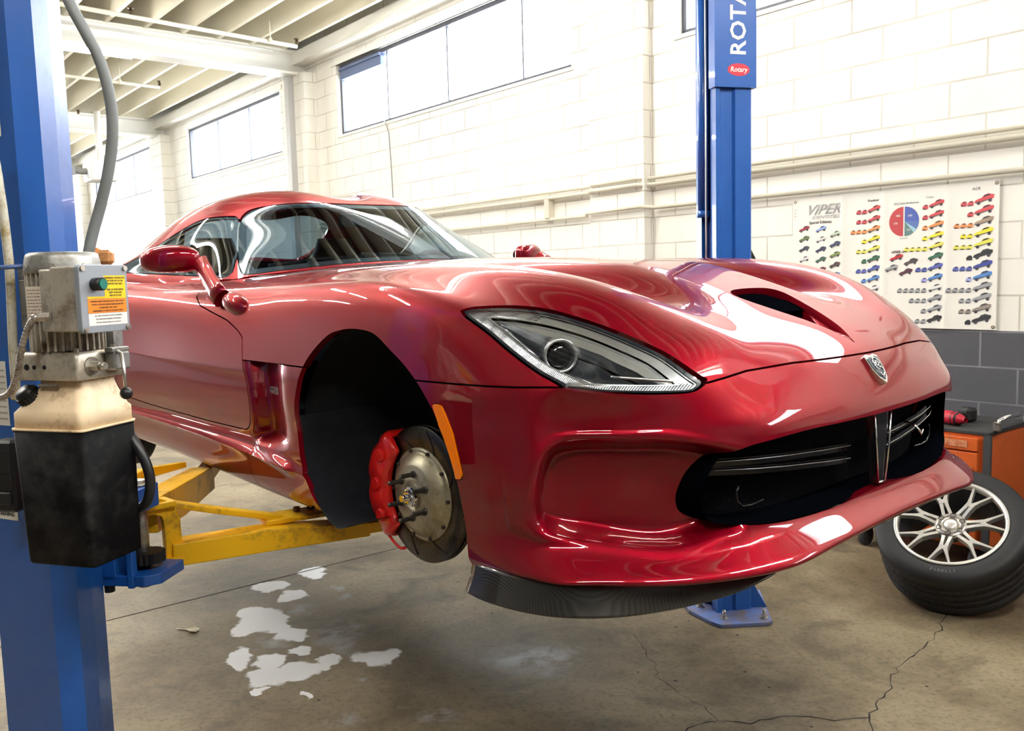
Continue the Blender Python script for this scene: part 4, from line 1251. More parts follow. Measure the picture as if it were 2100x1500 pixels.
def concrete():
    m = mat('shop_concrete', (.3, .27, .22), .5, spec=.22); nt, b = nodes_of(m)
    t = nt.nodes.new('ShaderNodeTexCoord'); v = t.outputs['Object']
    n1 = noise(nt, v, .9, 8, .65, .4); n2 = noise(nt, v, 6., 8, .7, .3); n3 = noise(nt, v, 45., 5, .7); n4 = noise(nt, v, 2.2, 5, .6, 1.2)
    c = ramp(nt, n1, [(.34, (.082, .060, .034)), (.50, (.185, .142, .085)), (.66, (.31, .25, .16))])
    c = mixc(nt, math_(nt, 'MULTIPLY', math_(nt, 'SUBTRACT', n2, .42), 2.0, True), c, (.33, .27, .18))
    c = mixc(nt, math_(nt, 'MULTIPLY', math_(nt, 'SUBTRACT', n4, .52), 3.5, True), c, (.060, .046, .032))
    c = mixc(nt, math_(nt, 'MULTIPLY', math_(nt, 'SUBTRACT', n3, .50), 3.2, True), c, (.070, .052, .034))
    # dark oily speckles
    vo = nt.nodes.new('ShaderNodeTexVoronoi'); vo.inputs['Scale'].default_value = 7.; vo.inputs['Randomness'].default_value = 1
    nt.links.new(v, vo.inputs['Vector'])
    sp = math_(nt, 'LESS_THAN', math_(nt, 'ADD', vo.outputs['Distance'], math_(nt, 'MULTIPLY', n2, .10)), .098)
    c = mixc(nt, sp, c, (.02, .016, .012))
    # dark patch under the nose: shade below the car mixed into the floor colour
    def blob(x, y, rx, ry, rot=0.):
        mp = nt.nodes.new('ShaderNodeMapping'); mp.vector_type = 'TEXTURE'
        mp.inputs['Location'].default_value = (x, y, 0); mp.inputs['Rotation'].default_value = (0, 0, rot); mp.inputs['Scale'].default_value = (rx, ry, 1)
        nt.links.new(warp, mp.inputs['Vector'])
        ln = nt.nodes.new('ShaderNodeVectorMath'); ln.operation = 'LENGTH'; nt.links.new(mp.outputs[0], ln.inputs[0])
        return ln.outputs['Value']
    wn = nt.nodes.new('ShaderNodeTexNoise'); wn.inputs['Scale'].default_value = 9.; wn.inputs['Detail'].default_value = 5; nt.links.new(v, wn.inputs['Vector'])
    sub_ = nt.nodes.new('ShaderNodeVectorMath'); sub_.operation = 'SUBTRACT'; nt.links.new(wn.outputs['Color'], sub_.inputs[0]); sub_.inputs[1].default_value = (.5, .5, .5)
    sc_ = nt.nodes.new('ShaderNodeVectorMath'); sc_.operation = 'SCALE'; nt.links.new(sub_.outputs[0], sc_.inputs[0]); sc_.inputs['Scale'].default_value = .16
    ad = nt.nodes.new('ShaderNodeVectorMath'); ad.operation = 'ADD'; nt.links.new(v, ad.inputs[0]); nt.links.new(sc_.outputs[0], ad.inputs[1]); 
    fl = nt.nodes.new('ShaderNodeVectorMath'); fl.operation = 'MULTIPLY'; nt.links.new(ad.outputs[0], fl.inputs[0]); fl.inputs[1].default_value = (1, 1, 0)
    warp = fl.outputs[0]
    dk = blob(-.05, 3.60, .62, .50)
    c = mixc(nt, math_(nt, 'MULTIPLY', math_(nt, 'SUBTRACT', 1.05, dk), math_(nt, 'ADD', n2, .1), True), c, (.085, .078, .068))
    # spilled white absorbent
    spots = [(-1.22, 4.039, 0.123, 0.17, 0.29), (-1.311, 4.143, 0.078, 0.081, 0.31), (-1.253, 3.925, 0.078, 0.073, 0.31), (-1.036, 3.877, 0.072, 0.107, 0.26), (-1.129, 3.974, 0.07, 0.099, 0.28), (-1.055, 3.575, 0.067, 0.103, 0.29), (-1.029, 3.428, 0.093, 0.105, 0.29), (-0.935, 3.467, 0.122, 0.081, 0.26), (-0.844, 3.507, 0.05, 0.038, 0.24), (-1.193, 3.622, 0.055, 0.128, 0.32), (-0.954, 3.681, 0.052, 0.065, 0.25), (-0.807, 3.575, 0.063, 0.059, 0.22), (-0.61, 3.596, 0.109, 0.091, 0.17), (-1.127, 4.704, 0.071, 0.102, 0.24), (-1.159, 4.377, 0.081, 0.105, 0.26), (-1.308, 4.51, 0.1, 0.087, 0.28), (-1.017, 3.289, 0.027, 0.039, 0.3), (-0.834, 3.278, 0.018, 0.03, 0.25)]
    mn = None
    for s_ in spots:
        d = blob(*s_)
        mn = d if mn is None else math_(nt, 'MINIMUM', mn, d)
    wf = math_(nt, 'MULTIPLY', math_(nt, 'SUBTRACT', 1.0, mn), 5., True)
    wf = math_(nt, 'MULTIPLY', wf, math_(nt, 'ADD', math_(nt, 'MULTIPLY', n3, .7), .85), True)
    c = mixc(nt, wf, c, (.97, .97, .98))
    faint = [(-0.766, 3.71, 0.073, 0.08, 0.2), (-1.06, 4.169, 0.087, 0.11, 0.25), (-0.863, 4.32, 0.055, 0.072, 0.2), (-0.637, 3.396, 0.032, 0.031, 0.19), (-0.832, 3.858, 0.135, 0.177, 0.21), (-1.096, 3.767, 0.088, 0.114, 0.28), (-0.693, 3.63, 0.064, 0.072, 0.19), (-0.302, 3.07, 0.09, 0.074, 0.1), (-0.656, 3.053, 0.09, 0.067, 0.21), (0.07, 3.544, 0.244, 0.2, -0.02), (-0.952, 4.468, 0.058, 0.061, 0.21)]
    mn = None
    for s_ in faint:
        d = blob(*s_); mn = d if mn is None else math_(nt, 'MINIMUM', mn, d)
    ff = math_(nt, 'MULTIPLY', math_(nt, 'SUBTRACT', 1.0, mn), math_(nt, 'MULTIPLY', math_(nt, 'SUBTRACT', n2, .40), 5., True), True)
    c = mixc(nt, math_(nt, 'MULTIPLY', ff, .85), c, (.50, .51, .53))
    nt.links.new(c, b.inputs['Base Color'])
    nt.links.new(math_(nt, 'ADD', math_(nt, 'MULTIPLY', n2, .35), .34), b.inputs['Roughness'])
    bump(nt, b, math_(nt, 'ADD', n3, math_(nt, 'MULTIPLY', n2, .6)), .25, .002)
    return m
CONC = concrete()

def struct(mb, name, m, M=None, **k):
    o = mb.build(name, m, M=M, **k); o['kind'] = 'structure'; return o

# floor
b = MB(); c4 = [wp(U0, -.3, 0), wp(U1, -.3, 0), wp(U1, N1 + .3, 0), wp(U0, N1 + .3, 0)]
b.add(c4 + [p - Vector((0, 0, .12)) for p in c4], [(0, 1, 2, 3), (7, 6, 5, 4), (0, 4, 5, 1), (1, 5, 6, 2), (2, 6, 7, 3), (3, 7, 4, 0)])
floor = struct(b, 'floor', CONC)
# saw-cut joint and cracks in the slab
DARKJ = mat('joint_dark', (.012, .010, .008), .9)
b = MB(); b.box(((wp(2.16, 4.4, 0) + wp(2.30, 2.4, 0)) / 2).to_tuple()[:2] + (.0006,), (8.0, .007, .0012), rz=math.atan2(-Nv.y, -Nv.x))
struct(b, 'trim_1', DARKJ)
random.seed(4)
def crack(pts, w, name):
    P = []
    for (a, b_) in zip(pts, pts[1:]):
        a, b_ = Vector(a), Vector(b_); L = (b_ - a).length; k = max(2, int(L / .035))
        for q in range(k): P.append(a.lerp(b_, q / k) + Vector((random.uniform(-1, 1), random.uniform(-1, 1))) * .012)
    P.append(Vector(pts[-1])); b = MB(); L_, R_ = [], []
    for q, p in enumerate(P):
        d = (P[min(q + 1, len(P) - 1)] - P[max(q - 1, 0)]).normalized(); ww = w * random.uniform(.4, 1.3)
        L_.append((p.x - d.y * ww, p.y + d.x * ww, .0009)); R_.append((p.x + d.y * ww, p.y - d.x * ww, .0009))
    b.grid([L_, R_], False); return struct(b, name, DARKJ)
crack([(2.02, 4.0), (1.85, 3.72), (1.685, 3.539), (1.506, 3.365), (1.40, 3.20), (1.347, 3.128), (1.236, 2.988), (1.20, 2.7)], .0028, 'trim_2')
crack([(1.236, 2.988), (1.10, 2.97), (.928, 3.004), (.80, 2.96), (.661, 2.983), (.56, 2.9)], .0028, 'trim_3')
crack([(.50, 3.75), (.517, 3.664), (.55, 3.45), (.546, 3.335), (.60, 3.2), (.667, 3.09), (.70, 2.98)], .0015, 'trim_4')

# window wall: sill at 3.35, head at 4.16; bays between pilasters
PIL = [(-8.0, -7.5), (-3.04, -2.44), (2.46, 3.05), (7.96, 8.56), (13.4, 14.0), (18.9, 19.5), (24.4, 25.0)]
WIN = [(-6.9, -3.3), (-2.2, 2.2), (3.35, 7.42), (9.0, 12.58), (14.4, 18.4), (19.9, 24.0)]
ZS, ZH = 3.345, 4.16
b = MB()
def wbox(b, u0, u1, n0, n1, z0, z1, bev=0): b.box(((u0 + u1) / 2, -(n0 + n1) / 2, (z0 + z1) / 2), (u1 - u0, abs(n1 - n0), z1 - z0), bev=bev)
wbox(b, U0, U1, 0, -.25, 0, ZS); wbox(b, U0, U1, 0, -.25, ZH, ZC)
e = [U0] + [x for w in WIN for x in w] + [U1]
for a, c in zip(e[::2], e[1::2]): wbox(b, a, c, 0, -.25, ZS, ZH)
struct(b, 'wall_right', BLOCK, WM)
for k, (a, c) in enumerate(PIL[1:]):
    b = MB(); wbox(b, a, c, -.01, .10 if k == 1 else .16, 0, ZH + .02); struct(b, 'trim_%d' % (10 + k), BLOCK, WM)
WHITEP = mat('white_paint', (.82, .81, .76), .5)
CREAM = mat('cream_paint', (.70, .66, .55), .6)
GREYF = mat('window_steel', (.07, .075, .10), .5)
PANE = make_glass('window_pane', (.97, .98, 1.), 1.35)
for k, (a, c) in enumerate(WIN):
    b = MB(); d = -.08
    for z in (ZS + .02, ZH - .02): wbox(b, a, c, d - .03, d + .03, z - .02, z + .02)
    for x in (a + .02, c - .02): wbox(b, x - .02, x + .02, d - .03, d + .03, ZS, ZH)
    w = struct(b, 'window_%d' % (k + 1), GREYF, WM)
    n_ = 4 if k in (1, 2) else 3
    edges = np.linspace(a, c, n_ + 1)
    if k == 2: edges = [3.35, 4.056, 5.235, 6.386, 7.42]
    for x in edges[1:-1]:
        b = MB(); wbox(b, x - .008, x + .008, d - .012, d + .012, ZS, ZH); b.build('window_mullion', GREYF, w)
    b = MB(); b.add([(a, -d, ZS), (c, -d, ZS), (c, -d, ZH), (a, -d, ZH)], [(0, 1, 2, 3)]); b.build('window_glass', PANE, w)
    if k == 2:
        b = MB(); wbox(b, 6.45, 7.38, d - .01, d + .05, ZH - .17, ZH - .05); wbox(b, 6.45, 7.38, d - .02, d + .07, ZH - .07, ZH - .04); b.build('roller_blind', mat('blind_blue', (.12, .16, .30), .6), w)
# sill slabs
for k, (a, c) in enumerate(WIN):
    b = MB(); wbox(b, a - .03, c + .03, -.02, .012, ZS - .03, ZS); struct(b, 'trim_%d' % (20 + k), WHITEP, WM)
    b = MB(); wbox(b, a - .1, c + .1, -.02, .02, ZH, ZH + .05); struct(b, 'trim_%d' % (30 + k), WHITEP, WM)

# other walls
b = MB()                    # open vehicle doors at the far end of the hall
for n0, n1, z0, z1 in ((0, .8, 0, ZC), (.8, 4.8, 3.8, ZC), (4.8, 5.4, 0, ZC), (5.4, 9.0, 3.8, ZC), (9.0, N1, 0, ZC)):
    b.box((U1 + .1, -(n0 + n1) / 2, (z0 + z1) / 2), (.2, n1 - n0, z1 - z0))
struct(b, 'wall_far', BLOCK, WM)
b = MB(); b.box(((U0 + U1) / 2, -(N1 + .1), ZC / 2), (U1 - U0, .2, ZC)); struct(b, 'wall_left', wall_mat('dark_block', .06), WM)  # unseen wall toned dark so it hardly shows in the door reflections
# closed unseen wall behind the camera, toned dark to dim bumper reflections
b = MB()
b.box((U0 - .1, -N1 / 2, ZC / 2), (.2, N1, ZC))
struct(b, 'wall_near', BLOCKD, WM)

# roof deck, joists along the hall, cross beams on the pilasters
DECK = mat('roof_deck', (.17, .155, .125), .7); JOIST = mat('joist_cream', (.72, .67, .54), .6)
b = MB(); b.box(((U0 + U1) / 2, -N1 / 2, ZC + .05), (U1 - U0, N1, .1)); struct(b, 'ceiling', DECK, WM)
for q in range(23):
    n = .338 + .4075 * q
    if n > N1 - .1: break
    b = MB(); wbox(b, U0, U1, n - .022, n + .022, 4.45, ZC); struct(b, 'trim_%d' % (100 + q), JOIST, WM)
k = 0
for a, c in PIL[1:]:
    um = (a + c) / 2 - .02 if a > 5 else (a + c) / 2
    b = MB(); wbox(b, um - .13, um + .13, 0, N1, 4.43, 4.46); wbox(b, um - .02, um + .02, 0, N1, 4.20, 4.44); wbox(b, um - .13, um + .13, 0, N1, 4.17, 4.20)
    struct(b, 'trim_%d' % (140 + k), WHITEP, WM); k += 1
b = MB(); wbox(b, U0, U1, .0, .18, 4.30, 4.45); struct(b, 'trim_150', WHITEP, WM)
# rails, pipe and door track at the second pilaster
b = MB(); wbox(b, 8.24, 8.34, .14, .24, 0, 4.17); wbox(b, 8.30, 8.42, .18, .20, 0, 4.17); struct(b, 'trim_151', mat('track_steel', (.50, .50, .50), .45), WM)

def pipe(name, label, pts, r, m, cat='pipe', group=None, heads=()):
    b = MB(); b.tube([WM @ Vector((u, -n, z)) for u, n, z in pts], r, 10)
    for (u, n, z) in heads:
        p = WM @ Vector((u, -n, z)); b.cyl(p - Vector((0, 0, .03)), p + Vector((0, 0, .03)), r * 1.6, n=12)
    o = b.build(name, m); return tag(o, label, cat, group)
pipe('drain_pipe', 'thin white vertical pipe running up beside the second pilaster', [(8.14, .13, .0), (8.14, .13, 4.2)], .022, WHITEP)
pipe('sprinkler_pipe', 'cream overhead pipe crossing in front of the nearer cross beam', [(7.05, 9.0, 4.30), (7.08, 3.1, 4.27), (7.16, .62, 4.24)], .022, CREAM, group=None)
pipe('sprinkler_pipe', 'cream overhead pipe crossing beyond the nearer cross beam', [(10.03, 9.0, 4.30), (10.05, 2.4, 4.26), (10.02, 1.22, 4.24)], .020, CREAM)
pipe('sprinkler_pipe', 'cream overhead pipe crossing furthest down the hall', [(12.6, 9.0, 4.28), (12.6, 1.6, 4.24)], .020, CREAM)
pipe('conduit', 'white electrical conduit fixed along the top face of the nearer cross beam', [(8.05, 8.5, 4.40), (8.05, .5, 4.40)], .014, WHITEP)
BRASS = mat('brass_dark', (.10, .07, .04), .4, .8)
def sprinkler(u, n, z, label):
    t = empty('fire_sprinkler', label=label, cat='sprinkler', loc=WM @ Vector((u, -n, z)))
    b = MB(); b.cyl((0, 0, 0), (0, 0, .05), .012, n=10); b.build('stem', BRASS, t)
    b = MB(); b.lathe([(.0001, .05), (.03, .055), (.032, .062), (.0001, .066)], n=16); b.tube([(-.012, 0, .0), (-.02, 0, .03), (-.008, 0, .055)], .003, 6); b.tube([(.012, 0, .0), (.02, 0, .03), (.008, 0, .055)], .003, 6)
    b.build('deflector', BRASS, t)
sprinkler(7.16, .62, 4.26, 'dark sprinkler head at the wall end of the nearest overhead pipe')
sprinkler(7.08, 2.42, 4.28, 'dark sprinkler head on the nearest overhead pipe, close to the hanging grey hose')
sprinkler(10.02, 1.22, 4.26, 'dark sprinkler head at the end of the pipe beyond the nearer cross beam')
sprinkler(12.6, 1.62, 4.26, 'dark sprinkler head at the end of the furthest overhead pipe')
# pipe hangers
for u, n in ((7.12, .95), (10.02, 1.72)):
    b = MB(); b.tube([WM @ Vector((u, -n, 4.22)), WM @ Vector((u, -n, 4.46))], .006, 6); b.box(WM @ Vector((u, -n, 4.25)), (.03, .03, .05))
    tag(b.build('pipe_hanger', CREAM), 'cream strap hanger holding the %s overhead pipe to a joist' % ('nearest' if u < 8 else 'second'), 'pipe hanger')
# wall services: double conduit at 2.31 m and pipe at 2.10 m
pipe('wall_conduit', 'upper of the paired cream conduits along the window wall', [(-7.4, .05, 2.325), (2.46, .05, 2.325), (2.50, .13, 2.325), (3.0, .13, 2.325), (3.1, .05, 2.325), (7.9, .05, 2.325)], .014, CREAM)
pipe('wall_conduit', 'lower of the paired cream conduits along the window wall', [(-7.4, .055, 2.275), (2.46, .055, 2.275), (2.50, .14, 2.275), (3.0, .14, 2.275), (3.1, .055, 2.275), (7.9, .055, 2.275)], .018, CREAM)
pipe('wall_pipe', 'cream pipe low along the window wall just above the poster', [(-7.4, .045, 2.10), (2.40, .045, 2.10), (2.46, .14, 2.11), (3.06, .14, 2.10), (3.14, .045, 2.09), (7.9, .045, 2.08)], .016, CREAM)
pipe('window_cable', 'thin grey cable hanging from the window down the wall', [(6.38, .0, 3.36), (6.30, .03, 3.33), (6.24, .03, 3.2), (6.22, .03, 2.9), (6.20, .03, 2.32)], .006, mat('cable_grey', (.25, .25, .26), .6), 'cable')
pipe('ceiling_cable', 'thin cream cable looping along the timber above the near window', [(4.2, .35, 4.40), (4.9, .34, 4.33), (5.5, .33, 4.28), (6.3, .30, 4.22), (7.0, .26, 4.24), (7.8, .22, 4.28)], .006, CREAM, 'cable')
b = MB(); wbox(b, 3.60, 3.66, .0, .07, 2.10, 2.27, .004); wbox(b, 3.60, 3.86, .0, .06, 2.25, 2.28, .004)
tag(b.build('conduit_bracket', CREAM, M=WM), 'cream bracket linking the conduit pair to the pipe below it', 'bracket')
b = MB(); b.box((0, 0, 0), (.18, .12, .09), bev=.008); o = b.build('junction_box', CREAM, M=WM @ Matrix.Translation((5.35, -.45, 4.40)))
tag(o, 'cream junction box under the joists above the near window', 'junction box')
# heater far down the hall
t = empty('unit_heater', label='white unit heater hanging far down the hall', cat='heater', loc=WM @ Vector((13.0, -1.25, 3.45))); t.rotation_euler.z = math.atan2(Uv.y, Uv.x)
b = MB(); b.box((0, 0, 0), (.5, .42, .3), bev=.02); b.build('casing', WHITEP, t)
b = MB(); b.cyl((0, 0, .15), (0, 0, .95), .05); b.build('flue', WHITEP, t)
b = MB(); b.cyl((0, .22, 0), (0, .40, 0), .05); b.box((0, .45, 0), (.12, .12, .12)); b.build('valve', mat('heater_grey', (.3, .3, .3), .5), t)

# ceiling lights (fluorescent battens across the hall)
TUBE = mat('lamp_tube', (1, 1, 1), .5, emit=(1.0, .97, .90), emis=62.)
def batten(u, n0, n1, z, label, group=None):
    L = n1 - n0
    t = empty('ceiling_light', label=label, cat='ceiling light', group=group, loc=WM @ Vector((u, -(n0 + n1) / 2, z)))
    t.rotation_euler.z = math.atan2(-Nv.y, -Nv.x)
    b = MB(); b.box((0, 0, .035), (L, .12, .06), bev=.008); b.build('housing', WHITEP, t)
    for s_ in (-.035, .035):
        b = MB(); b.cyl((-L / 2 + .02, s_, -.015), (L / 2 - .02, s_, -.015), .016, n=12); b.build('tube', TUBE, t)
batten(8.05, 2.12, 3.5, 4.12, 'bright fluorescent batten under the nearer cross beam beside the blue column')
batten(13.4, 2.3, 3.7, 4.12, 'fluorescent batten under the further cross beam')
for u, bn in ((2.75, 'over the lifted car'), (-2.75, 'behind the camera')):
    for n0, wn in ((1.2, 'nearest the window wall'), (3.4, 'in the middle of the hall'), (5.6, 'furthest from the window wall')): batten(u, n0, n0 + 1.4, 4.12, 'fluorescent batten under the beam %s, %s' % (bn, wn), 'fluorescent battens outside the frame')
for n0, wn in ((4.2, 'nearer the windows'), (6.0, 'further from the windows')): batten(5.4, n0, n0 + 1.4, 4.30, 'added unseen fluorescent batten between the beams over the roof of the car, ' + wn, 'fluorescent battens outside the frame')  # unseen fittings added to lighten the floor behind the car
for n0, wn in ((5.2, 'nearer'), (7.2, 'further')): batten(8.05, n0, n0 + 1.4, 4.12, 'added fluorescent batten over the left bays, the %s one from the column' % wn, 'added battens over the left bays')  # extra fittings added to brighten the floor at the left rear

# ---------------------------------------------------------------- poster
def poster():
    pw, ph_ = 1.30, .835
    # local frame on the wall: x to the right in the photo (= -u), z up
    o = WM @ Vector((1.212, -.012, 1.226)); PM = frame(o, -Uv, (0, 0, 1), Nv)     # x right, y up, z out of the wall
    t = empty('wall_poster', M=PM, label='large white creased poster with rows of small coloured cars and a pie chart', cat='poster')
    PAPER = mat('poster_paper', (.86, .84, .78), .5)
    rows = []
    def zz(x): return .004 + .006 * math.exp(-((x - .36) / .02)**2) + .006 * math.exp(-((x - .635) / .02)**2) + .005 * math.exp(-((x - 1.02) / .02)**2) + .002 * math.sin(x * 9)
    for y in np.linspace(0, ph_, 3): rows.append([(x, y, zz(x)) for x in np.linspace(0, pw, 90)])
    b = MB(); b.grid(rows); pb = b.build('poster_sheet', PAPER, t)
    # two-panel fold shading is real folds; printed matter lies on top
    INK = {}
    def ink(c):
        k = tuple(round(x, 2) for x in c)
        if k not in INK: INK[k] = mat('ink_%02d' % len(INK), c, .6)
        return INK[k]
    mbs = {}
    def MBc(c):
        k = tuple(round(x, 2) for x in c)
        if k not in mbs: mbs[k] = (MB(), c)
        return mbs[k][0]
    side = [(0, .25), (.05, .52), (.2, .62), (.38, .66), (.50, .95), (.72, 1.0), (.88, .80), (1.0, .72), (1.0, .38), (.93, .25), (.85, .08), (.76, .08), (.70, .22), (.34, .14), (.27, .0), (.17, .0), (.10, .16)]
    def carpic(x, y, w, col, dark=True):
        h = w * .42; sh = .20
        pts = [(x + a * w, y + c_ * h + a * w * sh) for a, c_ in side]
        z = max(zz(x + k_ * w / 8) for k_ in range(9)) + .0012
        MBc(col).add([(px_, py_, z) for px_, py_ in pts], [tuple(range(len(pts)))])
        k = MBc((.05, .05, .06))
        for cx_ in (.22, .80):
            k.add([(x + cx_ * w + .09 * w * math.cos(a), y + .10 * h + cx_ * w * sh + .16 * h * math.sin(a) * 1.3, z + .0006) for a in np.linspace(0, 2 * PI, 10, endpoint=False)], [tuple(range(10))])
        k.add([(x + a * w, y + c_ * h + a * w * sh, z + .0006) for a, c_ in ((.42, .68), (.52, .90), (.70, .94), (.84, .78))], [(0, 1, 2, 3)])
        k.add([(x + a * w, y + c_ * h + a * w * sh, z + .0005) for a, c_ in ((.10, .16), (.34, .14), (.70, .22), (.93, .25), (.93, .33), (.34, .24), (.05, .26))], [tuple(range(7))])
    def frontpic(x, y, w, col):
        z = max(zz(x + k_ * w / 4) for k_ in range(5)) + .0012; pts = [(x + a * w, y + c_ * w * .85) for a, c_ in ((0, .1), (0, .5), (.2, .8), (.45, 1.0), (.85, 1.0), (1.0, .7), (1, .1), (.8, 0), (.2, 0))]
        MBc(col).add([(a, c_, z) for a, c_ in pts], [tuple(range(9))])
        MBc((.05, .05, .06)).add([(x + a * w, y + c_ * w * .85, z + .0006) for a, c_ in ((.3, .72), (.5, .92), (.85, .92), (.9, .72))], [(0, 1, 2, 3)])
        MBc((.05, .05, .06)).add([(x + a * w, y + c_ * w * .85, z + .0006) for a, c_ in ((.1, .02), (.1, .22), (.7, .22), (.7, .02))], [(0, 1, 2, 3)])
    red, dred, org, yel, yel2, grn, navy, blu, wht, gry, blk = (.62, .08, .09), (.35, .04, .06), (.78, .30, .10), (.85, .75, .05), (.75, .72, .12), (.05, .16, .09), (.10, .13, .45), (.10, .25, .60), (.80, .80, .78), (.35, .36, .38), (.03, .03, .035)
    # special editions, 3 columns on the left third
    cols = [[(dred), (.15, .22, .08), (.05, .06, .09), (.75, .75, .72), gry], [(.30, .42, .75), (.70, .70, .66), (.05, .05, .12), (.06, .14, .09), (.20, .04, .05), navy], [(.55, .65, .50), (.06, .08, .16), (.25, .33, .10), (.12, .07, .07), (.18, .22, .45), blk]]
    for ci, (x0, y0) in enumerate(((.048, .612), (.170, .604), (.272, .568))):
        for q, c_ in enumerate(cols[ci]): carpic(x0, y0 - q * .066, .078, c_)
    # years column, coupe column, acr column
    def rowset(xr, y0, dy, spec, w=.105):
        for q, (n_, c_, fc) in enumerate(spec):
            y = y0 - q * dy
            carpic(xr - w, y, w, c_)
            for r_ in range(n_): frontpic(xr - w - .037 * (r_ + 1), y - .004, .033, fc if r_ % 2 == 0 or fc != wht else gry)
    rowset(.612, .705, .0613, [(2, red, red), (2, red, red), (3, org, org), (1, yel, yel), (2, yel2, yel2), (1, grn, grn), (2, navy, navy), (1, blu, blu), (1, wht, gry)], .085)
    rowset(1.000, .705, .0613, [(1, red, red), (1, red, red), (1, org, org), (1, yel, yel), (4, yel2, yel2), (0, grn, grn), (2, navy, navy), (1, blu, (.35, .35, .7)), (5, wht, gry), (3, gry, gry), (1, gry, gry), (2, blk, gry)], .090)
    rowset(1.272, .705, .0613, [(2, red, red), (1, red, red), (3, (.40, .30, .22), org), (2, yel, yel), (3, yel2, yel2), (1, blk, blk), (3, (.06, .08, .35), navy), (1, blu, (.4, .45, .8)), (4, gry, gry), (2, gry, gry), (2, (.3, .25, .22), (.3, .25, .22)), (1, blk, blk)], .106)
    carpic(.675, .400, .085, (.5, .03, .04)); carpic(.765, .372, .085, (.08, .07, .07)); carpic(.645, .338, .085, gry); carpic(.735, .312, .085, (.10, .03, .05))
    # pie chart
    cx_, cy_, rr = .762, .640, .088
    def wedge(a0, a1, c_, off=(0, 0)):
        pts = [(cx_ + off[0], cy_ + off[1])] + [(cx_ + off[0] + rr * math.cos(a), cy_ + off[1] + rr * math.sin(a)) for a in np.linspace(a0, a1, 20)]
        MBc(c_).add([(a, c2, zz(a) + .0012) for a, c2 in pts], [tuple(range(21))])
    wedge(R(90), R(270), (.50, .06, .07), (-.005, 0)); wedge(R(0), R(90), (.08, .12, .42), (.004, 0)); wedge(R(-35), R(0), (.10, .18, .45), (.004, 0)); wedge(R(-48), R(-37), (.30, .60, .75), (.004, 0)); wedge(R(-90), R(-50), (.12, .22, .22), (.004, 0))
    # lettering
    T = lambda txt, s_, x, y, c_, rot=0., sh=0., bold=False, sp=1., w=1.: add_text(MBc(c_), txt, s_, Matrix.Translation((x, y, zz(x) + .0018)) @ Matrix.Rotation(rot, 4, 'Z'), .0002, bold, sh, sp, w)
    T('VIPER', .088, .220, .750, (.40, .41, .42), 0, .45, True, 1.0, 1.15)
    T('VIPER', .077, .220, .750, (.80, .79, .76), 0, .45, True, 1.12, 1.15)
    T('IDENTITIES', .028, .240, .703, (.42, .42, .43), 0, .45, True, 1.1, 1.3)
    T('Special Editions', .026, .205, .672, (.10, .09, .09), 0, 0, True)
    T('Roadster', .020, .565, .782, (.12, .11, .11), 0, 0, True); T('Coupe', .017, .915, .772, (.2, .2, .2)); T('ACR', .020, 1.175, .795, (.12, .11, .11), 0, .2, True, 1.2)
    T('2013 Sales Production', .017, .775, .748, (.12, .11, .11)); T('1,162 total', .012, .76, .540, (.3, .3, .3)); T('VIPER-X', .022, .725, .458, (.10, .05, .05), 0, .3, True, 1.1)
    T('38%', .016, .725, .675, wht, 0, 0, True); T('27%', .015, .710, .630, wht, 0, 0, True); T('24%', .016, .80, .672, wht, 0, 0, True); T('10%', .013, .79, .588, wht, 0, 0, True)
    T('1 9 9 2', .026, .022, .73, (.55, .42, .40), R(90)); T('ACR-X', .022, .745, .03, (.08, .08, .08), R(-30), .2, True)
    for (b_, c_) in mbs.values():
        o_ = b_.build('printed_figures', ink(c_), t); o_['kind'] = 'stuff'
    # grommets
    for x, y in ((.02, ph_ - .02), (pw - .015, ph_ - .015), (pw - .015, .018), (.02, .018)):
        b = MB(); b.lathe([(.004, .006), (.009, .008), (.011, .006)], Matrix.Translation((x, y, 0)), 14); b.build('grommet', mat('grommet_brass', (.35, .30, .22), .3, .8) , t)
poster()
b = MB()
for q, (h, z) in enumerate(((.008, 2.745), (.018, 2.72), (.016, 2.697), (.020, 2.675), (.026, 2.648), (.026, 2.62), (.032, 2.588))):
    wbox(b, -.27, -.205 - .002 * q, .0, .003, z - h / 2, z + h / 2)
tag(b.build('wall_marking', mat('marking_dark', (.12, .07, .08), .6), M=WM), 'column of small dark marks high on the white wall at the right edge', 'sign')
# ================================================================ two-post lift
BLUE = mat('lift_blue', (.008, .09, .38), .32, 0, .3)
def make_blue():
    nt, b = nodes_of(BLUE); v = coords(nt); n = noise(nt, v, 5, 5, .6)
    nt.links.new(mixc(nt, n, (.007, .075, .34), (.015, .118, .46)), b.inputs['Base Color'])
    n2 = noise(nt, v, 30, 4, .7)
    nt.links.new(math_(nt, 'ADD', math_(nt, 'MULTIPLY', n2, .3), .2), b.inputs['Roughness'])
make_blue()
YEL = dirty('lift_yellow', (.90, .50, .005), (.25, .13, .02), .12, 9, .42, 0, .5, .2)
STEEL = dirty('bare_steel', (.42, .40, .36), (.16, .13, .10), .4, 20, .38, .9)
BOLTM = mat('zinc_bolt', (.55, .52, .46), .35, .9)
WORNB = dirty('worn_blue', (.16, .24, .55), (.25, .18, .12), .35, 14, .5, .3)
BLK = mat('satin_black', (.012, .012, .013), .4)
WHITE_L = mat('decal_white', (.80, .79, .74), .5)
def ang(a): return Vector((math.cos(R(a)), math.sin(R(a)), 0))

